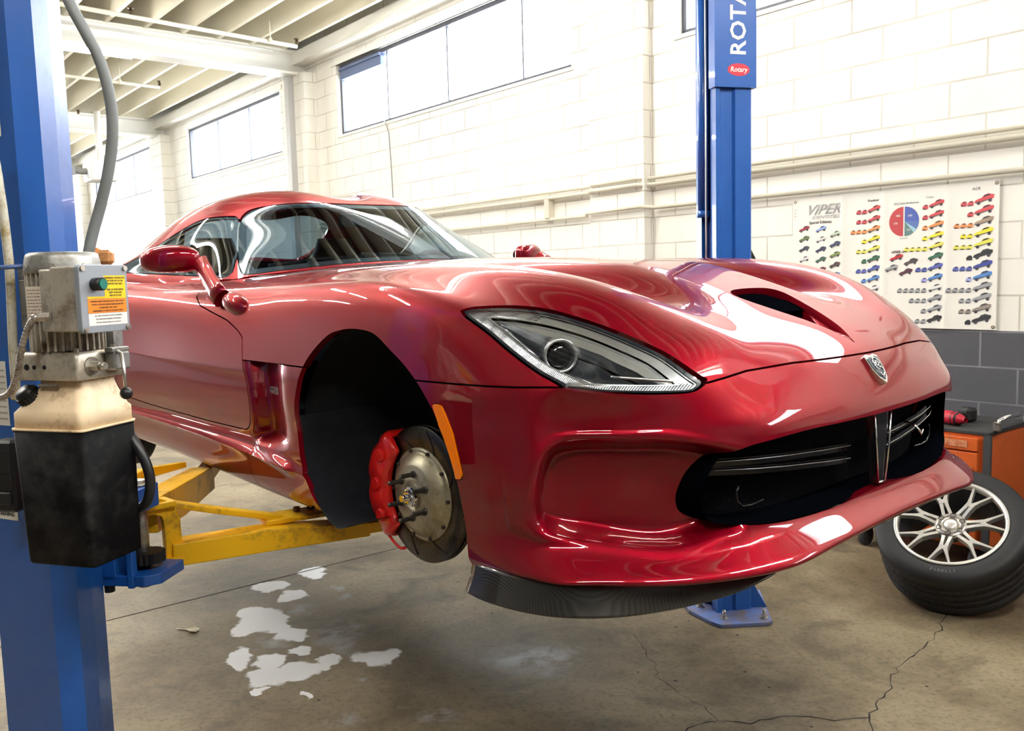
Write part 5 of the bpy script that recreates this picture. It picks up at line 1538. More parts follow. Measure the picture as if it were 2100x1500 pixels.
# --- far column (image right of the car)
def far_column():
    c0 = Vector((.921, 3.93, 0)); tR = ang(15.3); tL = ang(105.3)         # front corner, along the front face, along the inner (left) face
    t = empty('lift_column', label='blue lift column on the far side of the car, white lettering running up its cover', cat='lift column', loc=c0)
    P = lambda a, b_: tR * a + tL * b_
    w, d = .179, .186
    # open C section: front web with a shallow pressed channel, rounded outer edge
    sec = [P(0, 0), P(.020, .0), P(.030, .012), P(.085, .012), P(.095, 0), P(w - .008, 0), P(w, .008), P(w, d), P(w - .012, d), P(w - .012, .014), P(.012, .016), P(.012, .05), P(0, .05)]
    sec2 = [P(0, d - .05), P(.012, d - .05), P(.012, d - .012), P(w, d - .012), P(w, d), P(0, d)]
    b = MB(); b.prism([(p.x, p.y) for p in sec], .02, 3.75); b.prism([(p.x, p.y) for p in sec2], .02, 3.75); b.build('post', BLUE, t)
    b = MB(); q = [P(.03, .05), P(.03, d - .05), P(.05, d - .05), P(.05, .05)]; b.prism([(p.x, p.y) for p in q], .02, 3.7); b.build('inner_channel', mat('channel_blue', (.006, .03, .16), .5), t)
    # hydraulic cylinder and equaliser cable in the opening
    b = MB(); c = P(.0, .115); b.cyl(c + Vector((0, 0, 1.86)), c + Vector((0, 0, 2.86)), .026, n=20); b.cyl(c + Vector((0, 0, 1.84)), c + Vector((0, 0, 1.87)), .030, n=20); b.build('lift_cylinder', BLUE, t)
    b = MB(); c = P(-.012, .068); b.cyl(c + Vector((0, 0, .5)), c + Vector((0, 0, 3.6)), .0045, n=8); b.build('equaliser_cable', mat('cable_steel', (.6, .6, .6), .35, .8), t)
    for z in (1.30, 1.75, 2.55, 2.70, 3.0, 3.15):
        b = MB(); c = P(.008, -.001 if z in (2.55, 2.70) else .0); b.cyl(c, c - tL * .006, .007, n=8); b.build('bolt', BOLTM, t)
    # cover with the sign
    b = MB(); q = [P(-.012, -.014), P(w + .012, -.014), P(w + .012, .10), P(w + .004, .10), P(w + .004, -.006), P(-.004, -.006), P(-.004, .04), P(-.012, .04)]
    b.prism([(p.x, p.y) for p in q], 2.395, 3.72); cov = b.build('column_cover', BLUE, t); cov['label'] = 'blue cover plate with white lettering'
    FM = lambda a, z: frame(P(a, -.0146) + Vector((0, 0, z)), (0, 0, 1), -tR, -tL)    # text running upward
    b = MB(); add_text(b, 'ROTARY', .106, FM(.105, 2.735), .0008, True, 0, 1.02, .98); b.build('cover_lettering', WHITE_L, cov)
    b = MB(); MM = frame(P(.104, -.0146) + Vector((0, 0, 2.47)), tR, (0, 0, 1), -tL)
    b.add([MM @ Vector((.054 * math.cos(a), .027 * math.sin(a), 0)) for a in np.linspace(0, 2 * PI, 36, endpoint=False)], [tuple(range(36))]); b.build('cover_oval', mat('decal_red', (.62, .02, .05), .4), cov)
    b = MB(); add_text(b, 'Rotary', .030, MM @ Matrix.Translation((0, 0, .0006)), .0004, True, .15); b.build('oval_lettering', WHITE_L, cov)
    # base plate: blunt polygon with bolts and a gusset
    pts = [(.793, 4.10), (.800, 3.985), (.870, 3.840), (.905, 3.797), (1.125, 3.812), (1.145, 3.83), (1.155, 3.90), (1.20, 4.22), (.80, 4.26)]
    b = MB(); b.prism([(x - c0.x, y - c0.y) for x, y in pts], .0, .019); bp = b.build('base_plate', WORNB, t, bevel=.003)
    for x, y in ((.937, 3.865), (1.118, 3.862), (.86, 4.02), (1.13, 4.15)):
        b = MB(); p = Vector((x - c0.x, y - c0.y, .019)); b.cyl(p, p + Vector((0, 0, .004)), .018, n=16); b.cyl(p, p + Vector((0, 0, .018)), .012, n=6, smooth=False); b.cyl(p, p + Vector((0, 0, .04)), .007, n=10); b.build('anchor_bolt', BOLTM, bp)
    b = MB(); g0 = P(w, .02); g1 = g0 + tR * .075 - tL * .02
    for off in (0,):
        th = tL * .006
        v = [g0 - th + Vector((0, 0, .019)), g1 - th + Vector((0, 0, .019)), g0 - th + Vector((0, 0, .16)), g0 + th + Vector((0, 0, .019)), g1 + th + Vector((0, 0, .019)), g0 + th + Vector((0, 0, .16))]
        b.add(v, [(0, 1, 2), (5, 4, 3), (0, 3, 4, 1), (1, 4, 5, 2), (2, 5, 3, 0)])
    b.build('gusset', BLUE, t)
    # black guard behind the post
    b = MB(); c = P(w + .02, .12); q = [(0, 0), (.055, 0), (.055, .12), (.015, .19), (0, .19)]
    M = frame(c + Vector((0, 0, 1.52)), tR, (0, 0, 1), -tL); b.prism(q, -.06, .04, M); b.build('cable_guard', BLK, t, bevel=.006)
    return t
COL_FAR = far_column()

# --- near column (image left)
def near_column():
    Q0, E1, E2, E3 = Vector((-1.118, 2.300, 0)), Vector((-1.0975, 2.12, 0)), Vector((-1.149, 2.10, 0)), Vector((-1.34, 2.19, 0))
    org = Vector((-1.2, 2.22, 0))
    t = empty('lift_column', label='blue lift column at the left edge of the photo carrying the power unit', cat='lift column', loc=org)
    sec = [Q0, (Q0 + E1) / 2 + Vector((.003, 0, 0)), E1, E2, E3, Vector((-1.36, 2.34, 0)), Vector((-1.30, 2.36, 0)), Vector((-1.29, 2.24, 0)), Vector((-1.16, 2.17, 0)), Vector((-1.13, 2.18, 0)), Vector((-1.145, 2.30, 0))]
    sec = [p - org for p in sec]
    b = MB(); b.prism([(p.x, p.y) for p in sec], .02, 3.75); b.build('post', BLUE, t)
    b = MB(); b.prism([(p.x - org.x, p.y - org.y) for p in (Vector((-.99, 2.05, 0)), Vector((-1.05, 2.42, 0)), Vector((-1.42, 2.46, 0)), Vector((-1.45, 2.08, 0)))], 0, .019); b.build('base_plate', WORNB, t, bevel=.003)
    # safety decals on the outer face
    n_ = (E2 - E3); n_.normalize(); nor = Vector((n_.y, -n_.x, 0)); 
    if nor.y > 0: nor = -nor
    def decal(s0, s1, z0, z1, name, m, off=.0012, z2=None):
        b = MB(); a = E2 - org - n_ * s0 + nor * off; c = E2 - org - n_ * s1 + nor * off
        b.add([a + Vector((0, 0, z0)), c + Vector((0, 0, z0)), c + Vector((0, 0, z1)), a + Vector((0, 0, z1))], [(0, 1, 2, 3)]); return b.build(name, m, t)
    YD = mat('decal_yellow', (.75, .62, .05), .5); DK = mat('decal_black', (.03, .03, .04), .5)
    strip = decal(.045, .12, 1.955, 2.245, 'warning_decal', WHITE_L)
    strip['label'] = 'white strip of warning pictograms'
    for z in (2.225, 2.145, 2.065):
        decal(.047, .12, z - .006, z + .012, 'decal_header', YD, .002)
        decal(.047, .12, z - .062, z - .042, 'decal_footer', DK, .002)
        b = MB(); random.seed(int(z * 1000))
        for q in range(5):
            s = .053 + random.uniform(0, .02); zz = z - .010 - q * .006
            a = E2 - org - n_ * s + nor * .002; c = E2 - org - n_ * (s + random.uniform(.006, .02)) + nor * .002
            b.add([a + Vector((0, 0, zz)), c + Vector((0, 0, zz)), c + Vector((0, 0, zz - .005)), a + Vector((0, 0, zz - .004))], [(0, 1, 2, 3)])
        pic = b.build('decal_pictogram', DK, t); pic['kind'] = 'stuff'
    for q in range(6): decal(.05, .12, 1.962 + q * .006, 1.9645 + q * .006, 'decal_line', mat('decal_grey', (.45, .42, .36), .6) if q == 0 else bpy.data.materials['decal_grey'], .002)
    big = decal(.10, .19, 1.26, 1.42, 'instruction_decal', WHITE_L)
    for q in range(9): decal(.105, .185, 1.275 + q * .015, 1.279 + q * .015, 'decal_line', bpy.data.materials['decal_grey'], .002)
    decal(.10, .19, 1.02, 1.10, 'lower_decal', WHITE_L)
    b = MB(); add_text(b, 'WARNING', .014, frame(E2 - org - n_ * .145 + nor * .003 + Vector((0, 0, 1.035)), n_, (0, 0, 1), nor), .0003, True); b.build('decal_lettering', DK, t)
    return t
COL_NEAR = near_column()

# --- hydraulic power unit in front of the near column
HA = -17.
ha, hb = ang(HA), ang(HA + 90)
HPM = frame((-.987, 1.956, 0), ha, hb, (0, 0, 1))
def power_unit():
    t = empty('hydraulic_power_unit', M=HPM, label='electric motor and pump over a cream and black oil tank on the near blue column', cat='power unit')
    ALU = dirty('cast_aluminium', (.62, .57, .48), (.30, .24, .17), .35, 14, .42, .55)
    ALUD = dirty('grey_casting', (.36, .36, .34), (.16, .14, .12), .4, 16, .42, .6)
    TANKC = dirty('tank_cream', (.90, .70, .46), (.42, .25, .12), .12, 11, .5); TANKB = dirty('tank_black', (.002, .002, .0024), (.022, .021, .020), .35, 5, .6, 0, .12)
    def rr(w, d, r, n=5):
        out = []
        for cx_, cy_, a0 in ((w / 2 - r, d / 2 - r, 0), (-w / 2 + r, d / 2 - r, 90), (-w / 2 + r, -d / 2 + r, 180), (w / 2 - r, -d / 2 + r, 270)):
            for k in range(n): a = R(a0 + 90 * k / (n - 1)); out.append((cx_ + r * math.cos(a), cy_ + r * math.sin(a)))
        return out
    def loft(levels, name, m, parent=t, **k):
        b = MB(); rows = [[(x + ox, y + oy, z) for x, y in rr(w, d, r)] for w, d, r, z, ox, oy in levels]
        b.grid(rows, closed=True); b.add(rows[0], [tuple(range(len(rows[0])))[::-1]]); b.add(rows[-1], [tuple(range(len(rows[0])))])
        return b.build(name, m, parent, **k)
    W, D = .19, .165
    loft([(W * .93, D * .93, .012, .985, .004, .004), (W * .95, D * .95, .012, .99, .003, .003), (W, D, .010, 1.288, 0, 0)], 'tank_lower', TANKB)['label'] = 'black lower half of the oil tank'
    b = MB(); b.box((.035, -D / 2 + .004, 1.055), (.001, .001, .001)); 
    loft([(W * 1.03, D * 1.03, .012, 1.286, 0, 0), (W * 1.03, D * 1.03, .012, 1.291, 0, 0)], 'tank_seam', TANKC)
    loft([(W * .99, D * .99, .014, 1.289, 0, 0), (W * .985, D * .985, .014, 1.324, 0, 0), (W * .95, D * .95, .02, 1.331, 0, 0), (W * .72, D * .74, .02, 1.366, .008, .006), (W * .62, D * .66, .015, 1.384, .01, .008), (W * .62, D * .66, .015, 1.40, .01, .008)], 'tank_upper', TANKC)['label'] = 'cream upper half of the oil tank'
    b = MB(); Mc = Matrix.Translation((-.062, -.052, 1.352)) @ Matrix.Rotation(R(-18), 4, 'Y') @ Matrix.Rotation(R(38), 4, 'X')
    pr = [(.0001, .030), (.016, .030), (.020, .026), (.0225, .020), (.0235, .006), (.0235, .0), (.017, -.006)]
    b.lathe(pr, Mc, 24)
    for k in range(20):
        a = 2 * PI * k / 20; b.box(Mc @ Vector((.0235 * math.cos(a), .0235 * math.sin(a), .011)), (.003, .003, .018), Mc.to_3x3())
    b.build('filler_cap', BLK, t)
    # pump block
    loft([(.165, .135, .006, 1.395, .0, .0), (.168, .138, .008, 1.398, 0, 0), (.168, .138, .008, 1.448, 0, 0), (.160, .130, .01, 1.456, 0, 0)], 'pump_block', ALU)
    for x in (-.052, -.032, -.004): 
        b = MB(); b.cyl((x, -.0685, 1.424), (x, -.0697, 1.424), .0048 if x > -.05 else .007, n=14); b.build('port_hole', BLK, t)
    for x, y in ((-.07, -.055), (.07, -.055), (-.07, .055), (.07, .055), (.0, -.06)):
        b = MB(); b.cyl((x, y, 1.455), (x, y, 1.464), .006, n=6, smooth=False); b.build('block_bolt', BOLTM, t)
    b = MB(); b.cyl((.084, -.03, 1.424), (.108, -.03, 1.424), .011, n=6, smooth=False); b.cyl((.108, -.03, 1.424), (.122, -.03, 1.424), .008, n=14); b.cyl((.084, -.03, 1.424), (.088, -.03, 1.424), .020, n=20); b.build('relief_valve', BOLTM, t)
    b = MB(); b.box((.098, .035, 1.430), (.030, .05, .040), bev=.004); b.box((.098, .035, 1.455), (.022, .055, .010), bev=.002); b.build('valve_body', ALUD, t)
    b = MB(); b.tube([(.112, .020, 1.452), (.128, .012, 1.447), (.140, .004, 1.415), (.150, -.006, 1.372)], .0042, 8); b.build('release_lever', BOLTM, t)
    b = MB(); b.ball((.153, -.009, 1.362), .0135, 16); b.build('lever_knob', BLK, t)
    b = MB(); b.box((-.005, -.062, 1.385), (.05, .008, .004)); b.build('tank_clip', BOLTM, t)
    # motor: finned barrel
    b = MB(); N = 30; sec = []
    for k in range(N):
        a0 = 2 * PI * k / N
        for f, rad in ((0, .062), (.35, .062), (.36, .077), (.64, .077), (.65, .062)):
            a = a0 + f * 2 * PI / N; sec.append((rad * math.cos(a), rad * math.sin(a)))
    b.prism(sec, 1.458, 1.632); b.build('motor_barrel', ALU, t)
    b = MB(); b.lathe([(.0001, 1.672), (.066, 1.672), (.072, 1.668), (.0745, 1.660), (.078, 1.640), (.079, 1.628), (.074, 1.626), (.07, 1.626)], None, 48); b.build('fan_cowl', ALUD, t)
    for a in (200, 250, 300, 345):
        b = MB(); p = Vector((.077 * math.cos(R(a)), .077 * math.sin(R(a)), 1.642)); d = Vector((math.cos(R(a)), math.sin(R(a)), 0)); b.cyl(p, p + d * .004, .005, n=8); b.build('cowl_screw', BOLTM, t)
    # rating plate on the left of the barrel
    Mp = frame((-.006, -.0798, 1.563), (1, -.05, 0), (0, 0, 1), (-.05, -1, 0))
    b = MB(); b.add([Mp @ Vector(p) for p in ((-.022, -.036, 0), (.022, -.036, 0), (.022, .036, 0), (-.022, .036, 0))], [(0, 1, 2, 3)]); pl = b.build('rating_plate', mat('plate_white', (.85, .78, .66), .45), t)
    b = MB(); random.seed(9)
    for q in range(9):
        x = -.019
        while x < .018:
            L = random.uniform(.002, .007); b.add([Mp @ Vector(p) for p in ((x, .027 - q * .007, .0006), (x + L, .027 - q * .007, .0006), (x + L, .029 - q * .007, .0006), (x, .029 - q * .007, .0006))], [(0, 1, 2, 3)]); x += L + .002
    q_ = b.build('plate_print', mat('plate_ink', (.25, .12, .08), .6), pl); q_['kind'] = 'stuff'
    # cast box with the switch cover facing the car
    b = MB(); b.prism([(.070, -.112), (.140, -.117), (.142, .012), (.070, .02)], 1.503, 1.638); b.prism([(.028, -.098), (.072, -.110), (.072, -.045), (.028, -.04)], 1.503, 1.634); b.build('terminal_box', ALU, t, bevel=.004)
    CF = frame((.1425, -.0525, 1.570), (0.015, 1, 0), (0, 0, 1), (1, -.015, 0))     # x along the face (away), y up
    b = MB(); b.prism(rr(.136, .142, .008), -.002, .012, CF); cv = b.build('switch_cover', mat('cover_grey', (.33, .36, .40), .45, .3), t, bevel=.002)
    for x, y in ((-.060, .063), (.060, .063), (-.060, -.063), (.060, -.063)):
        b = MB(); b.cyl(CF @ Vector((x, y, .012)), CF @ Vector((x, y, .017)), .0055, n=12); b.build('cover_screw', BOLTM, cv)
    b = MB(); b.cyl(CF @ Vector((-.028, .030, .012)), CF @ Vector((-.028, .030, .034)), .0135, n=24); b.build('button_collar', BLK, cv)
    b = MB(); b.cyl(CF @ Vector((-.028, .030, .034)), CF @ Vector((-.028, .030, .037)), .0105, n=20); b.build('green_button', mat('green_button', (.0, .16, .12), .3), cv)
    def lab(x0, x1, y0, y1, m, name):
        b = MB(); b.add([CF @ Vector(p) for p in ((x0, y0, .0126), (x1, y0, .0126), (x1, y1, .0126), (x0, y1, .0126))], [(0, 1, 2, 3)]); return b.build(name, m, cv)
    lab(-.001, .060, -.0, .048, mat('label_yellow', (.95, .66, .02), .4), 'yellow_label'); lab(-.050, -.001, -.0, .0045, bpy.data.materials['label_yellow'], 'yellow_label')
    lab(-.050, .060, -.030, -.0005, mat('label_orange', (.90, .27, .03), .4), 'orange_label'); lab(-.050, .060, -.056, -.031, mat('label_white', (.85, .83, .80), .4), 'white_label')
    INKB = mat('label_ink', (.06, .04, .03), .6)
    b = MB()
    for q, s in enumerate(('WARNING: THE MOTOR', 'ON THIS LIFT IS FOR', 'INDOOR USE ONLY', '', 'RISK OF EXPLOSION', 'KEEP 18 INCHES', 'ABOVE FLOOR')):
        if s: add_text(b, s, .0052, CF @ Matrix.Translation((.029, .043 - q * .0062, .0132)), .0001, True)
    for q, s in enumerate(('WARNING: RISK OF ELECTRIC SHOCK. DISCONNECT', 'POWER AT FUSE BOX BEFORE SERVICING MOTOR', 'OR REMOVING THIS COVER', 'AVERTISSEMENT: COUPER LE COURANT AVANT')):
        add_text(b, s, .0040, CF @ Matrix.Translation((.005, -.006 - q * .0066, .0132)), .0001, True)
    for q, s in enumerate(('OIL: 10WT HYDRAULIC FLUID OR DEXRON', 'SEE OPERATION MANUAL FOR DETAILS', 'MOTOR: SINGLE PHASE 60 Hz 208-230 V')):
        add_text(b, s, .0040, CF @ Matrix.Translation((.005, -.036 - q * .0070, .0132)), .0001)
    b.build('label_lettering', INKB, cv)
    # flexible conduit
    pts = smooth_poly([(.050, -.118, 1.535), (.040, -.128, 1.532), (.022, -.128, 1.515), (.0, -.126, 1.475), (-.018, -.122, 1.43), (-.035, -.118, 1.40), (-.062, -.112, 1.372), (-.10, -.10, 1.362), (-.14, -.09, 1.362)], 22, False)
    b = MB(); b.tube([tuple(p) for p in pts], [.0058 + .0012 * (k % 4 < 2) for k in range(len(pts))], 12); b.cyl((.068, -.114, 1.535), (.046, -.124, 1.535), .0105, n=6, smooth=False); b.cyl((.046, -.124, 1.535), (.036, -.128, 1.533), .0085, n=16)
    b.build('flexible_conduit', dirty('conduit_steel', (.50, .46, .42), (.22, .17, .13), .4, 30, .4, .7), t)
    # mounting bracket to the left, behind
    b = MB(); b.box((-.125, .06, 1.575), (.085, .05, .145), bev=.004); b.box((-.115, .115, 1.575), (.05, .09, .11)); b.box((-.02, .085, 1.47), (.16, .03, .05)); b.build('mounting_bracket', ALUD, t)
    b = MB(); b.box((-.125, .034, 1.575), (.070, .004, .080), bev=.001); b.build('bracket_plate', mat('bracket_grey', (.33, .32, .29), .5, .4), t)
    for z in (1.63, 1.52):
        b = MB(); b.cyl((-.13, .035, z), (-.13, .022, z), .009, n=6, smooth=False); b.build('bracket_bolt', BOLTM, t)
    return t
power_unit()

def hose(name, label, pts, r, m, n=12, dens=8, cat='hose'):
    P = smooth_poly(pts, dens, False); b = MB(); b.tube([tuple(p) for p in P], r, n); return tag(b.build(name, m), label, cat)

GREYH = mat('hose_grey', (.20, .215, .22), .55); RUB = mat('hose_black', (.012, .012, .014), .4)
hose('overhead_hose', 'thick grey hose hanging in a bow behind the power unit motor', [(-1.16, 2.05, 2.75), (-1.09, 2.02, 2.48), (-1.02, 2.02, 2.35), (-.98, 2.02, 2.272), (-.953, 2.02, 2.209), (-.927, 2.02, 2.155), (-.908, 2.03, 2.105), (-.897, 2.04, 2.043), (-.896, 2.05, 1.98), (-.906, 2.06, 1.916), (-.928, 2.07, 1.84), (-.954, 2.08, 1.775), (-.974, 2.08, 1.719), (-.99, 2.08, 1.663), (-1.02, 2.10, 1.56)], .0125, GREYH, 14)
hose('hydraulic_hose', 'black hose curving out behind the oil tank down to the lift carriage', [(-.935, 2.05, 1.275), (-.906, 2.02, 1.268), (-.876, 2.0, 1.239), (-.85, 1.99, 1.194), (-.841, 1.99, 1.148), (-.854, 2.0, 1.10), (-.885, 2.02, 1.073), (-.94, 2.06, 1.052), (-1.0, 2.12, 1.05)], .0115, RUB, 14)
hose('wall_tube', 'grimy cream tube running down the left edge beside the power unit', [(-1.150, 2.0, 1.95), (-1.132, 1.985, 1.86), (-1.126, 1.98, 1.814), (-1.123, 1.98, 1.772), (-1.12, 1.98, 1.696), (-1.119, 1.98, 1.631), (-1.122, 1.98, 1.544), (-1.125, 1.98, 1.478), (-1.127, 1.98, 1.378), (-1.130, 1.98, 1.345)], .0098, dirty('tube_cream', (.55, .53, .44), (.32, .24, .10), .35, 22, .5), 12, cat='tube')
hose('steel_rod', 'thin blue steel rod crossing the left edge just below the motor cap', [(-1.30, 1.99, 1.638), (-1.143, 1.93, 1.641), (-1.058, 1.93, 1.644)], .005, mat('rod_blue', (.10, .16, .36), .4, .3), 8, 2, 'rod')
b = MB(); b.box((0, 0, 0), (.060, .05, .036), bev=.008); b.box((-.01, 0, .02), (.02, .03, .008), bev=.003)
o = b.build('junction_box', dirty('box_orange', (.72, .30, .10), (.3, .15, .06), .3, 20, .5), M=Matrix.Translation((-1.016, 2.20, 1.668)) @ Matrix.Rotation(R(15), 4, 'Z')); tag(o, 'small orange box peeking out behind the motor cap', 'junction box')
b = MB(); b.box((0, 0, 0), (.055, .05, .17), bev=.006); b.box((.0, -.026, .05), (.05, .006, .012)); b.box((.0, -.026, .0), (.05, .006, .012)); b.box((.0, -.028, -.05), (.04, .008, .03), bev=.003)
o = b.build('lock_cover', BLK, M=Matrix.Translation((-1.185, 2.035, 1.16)) @ Matrix.Rotation(R(-12), 4, 'Z')); tag(o, 'black slotted box on the column at the left edge beside the black tank', 'switch box')

# --- carriages and swing arms: parts of their columns
class Sub:
    """first mesh built becomes the part, the rest its sub-parts"""
    def __init__(s, col, org, name, rot=0.): s.col = col; s.org = Vector(org); s.name = name; s.root = None; s.rot = rot
    def put(s, mb, name, m, **k):
        o = mb.build(s.name if s.root is None else name, m, **k)
        if s.root is None:
            s.root = o; o.parent = s.col; o.location = s.org - s.col.location; o.rotation_euler.z = s.rot
        else: o.parent = s.root
        return o
def carriage(col, loc, yaw):
    t = Sub(col, loc, 'carriage', yaw)
    b = MB(); b.prism([(-.10, -.05), (.035, -.05), (.05, -.03), (.05, .07), (-.10, .07)], .12, .185); b.prism([(-.10, -.05), (-.02, -.05), (-.02, .10), (-.10, .10)], -.06, .13)
    b.prism([(-.10, -.05), (.060, -.05), (.095, -.02), (.095, .10), (-.10, .10)], -.075, -.045); b.box((.022, -.04, .02), (.018, .024, .20)); t.put(b, '', BLUE, bevel=.003)
    b = MB(); b.cyl((.015, .03, -.10), (.015, .03, .20), .018, n=20); b.cyl((.015, .03, .185), (.015, .03, .192), .030, n=24); t.put(b, 'arm_pin', STEEL)
    b = MB(); b.cyl((-.06, -.02, -.075), (-.06, -.02, -.10), .014, n=14); t.put(b, 'stop_pin', BLK)
    b = MB(); b.prism([(.03 + .045 * math.cos(a) * (1 if k % 2 else .86), .03 + .045 * math.sin(a) * (1 if k % 2 else .86)) for k, a in enumerate(np.linspace(0, 2 * PI, 36, endpoint=False))], -.03, .0); t.put(b, 'lock_gear', BLK)
carriage(COL_NEAR, (-1.055, 2.345, .865), R(-8))
carriage(COL_FAR, (.905, 4.0, .86), R(195))
PADM = mat('pad_rubber', (.02, .02, .02), .7)
def beam(pts_bot, hs, w):
    """box beam through points (bottom centre), heights hs"""
    P = [Vector(p) for p in pts_bot]; rows = []
    for k, p in enumerate(P):
        d = (P[min(k + 1, len(P) - 1)] - P[max(k - 1, 0)]); d.z = 0; d.normalize(); s_ = Vector((d.y, -d.x, 0)) * w / 2
        rows.append([p + s_, p - s_, p - s_ + Vector((0, 0, hs[k])), p + s_ + Vector((0, 0, hs[k]))])
    b = MB(); b.grid(rows, False, closed=True); b.add(rows[0], [(3, 2, 1, 0)]); b.add(rows[-1], [(0, 1, 2, 3)])
    return b
# front arm
t = Sub(COL_NEAR, (-1.02, 2.38, .87), 'swing_arm'); L = lambda *p: tuple(Vector(p) - t.org)
t.put(beam([L(-1.01, 2.50, .784), L(-.765, 2.645, .779), L(-.49, 2.80, .772)], [.068, .070, .046], .080), '', YEL, bevel=.004)['label'] = 'yellow front swing arm with a diagonal brace'
t.put(beam([L(-.60, 2.735, .780), L(-.40, 2.85, .776)], [.036, .036], .055), 'inner_beam', YEL, bevel=.004)
t.put(beam([L(-1.02, 2.52, .952), L(-.90, 2.60, .906), L(-.745, 2.72, .846)], [.018, .018, .020], .055), 'diagonal_brace', YEL, bevel=.004)
t.put(beam([L(-.80, 2.69, .848), L(-.63, 2.80, .845)], [.016, .014], .11), 'top_plate', YEL, bevel=.004)
b = MB(); b.tube([L(-1.075, 2.40, .975), L(-1.03, 2.45, .972), L(-1.006, 2.475, .955), L(-.999, 2.485, .92), L(-.999, 2.49, .80)], .01, sq=(.022, .05)); t.put(b, 'yoke', YEL, bevel=.003)
t.put(beam([L(-1.10, 2.40, .79), L(-.99, 2.50, .787)], [.026, .026], .07), 'lower_lug', YEL, bevel=.004)
t.put(beam([L(-1.08, 2.42, .965), L(-1.0, 2.50, .962)], [.018, .018], .08), 'upper_lug', YEL, bevel=.004)
RUSTB = dirty('rusty_bolt', (.10, .05, .03), (.2, .1, .05), .3, 40, .7)
for x, y in ((-.705, 2.765), (-.665, 2.785)):
    b = MB(); b.cyl(L(x, y, .862), L(x, y, .876), .011, n=6, smooth=False); t.put(b, 'arm_bolt', RUSTB)
b = MB(); b.cyl(L(-.43, 2.83, .81), L(-.43, 2.83, .905), .028, n=20); t.put(b, 'pad_screw', STEEL)
b = MB(); b.cyl(L(-.43, 2.83, .90), L(-.43, 2.83, .925), .055, n=24); t.put(b, 'lift_pad', PADM)
# rear arm
t = Sub(COL_NEAR, (-1.06, 2.42, .87), 'swing_arm')
t.put(beam([L(-1.075, 2.47, .885), L(-1.10, 2.75, .860), L(-1.165, 3.22, .835)], [.10, .105, .085], .085), '', YEL, bevel=.004)['label'] = 'yellow rear swing arm running under the sill'
t.put(beam([L(-1.14, 3.05, .85), L(-1.24, 3.62, .85)], [.05, .05], .06), 'inner_beam', YEL, bevel=.004)
t.put(beam([L(-1.19, 2.50, .975), L(-1.21, 2.80, .972), L(-1.19, 3.10, .945)], [.035, .035, .02], .03), 'side_rail', YEL, bevel=.004)
b = MB(); b.cyl(L(-1.20, 3.52, .88), L(-1.20, 3.52, .905), .028, n=20); t.put(b, 'pad_screw', STEEL)
b = MB(); b.cyl(L(-1.20, 3.52, .90), L(-1.20, 3.52, .925), .055, n=24); t.put(b, 'lift_pad', PADM)
# far side
for pts, pad in ((((.85, 3.95, .80), (.52, 3.64, .79)), (.53, 3.65)), (((.80, 4.02, .80), (.0, 4.42, .79)), (.0, 4.42))):
    t = Sub(COL_FAR, (.88, 3.95, .86), 'swing_arm')
    t.put(beam([L(*p) for p in pts], [.06, .05], .08), '', YEL, bevel=.004)
    b = MB(); b.cyl(L(*pad, .83), L(*pad, .925), .045, n=20); t.put(b, 'lift_pad', PADM)
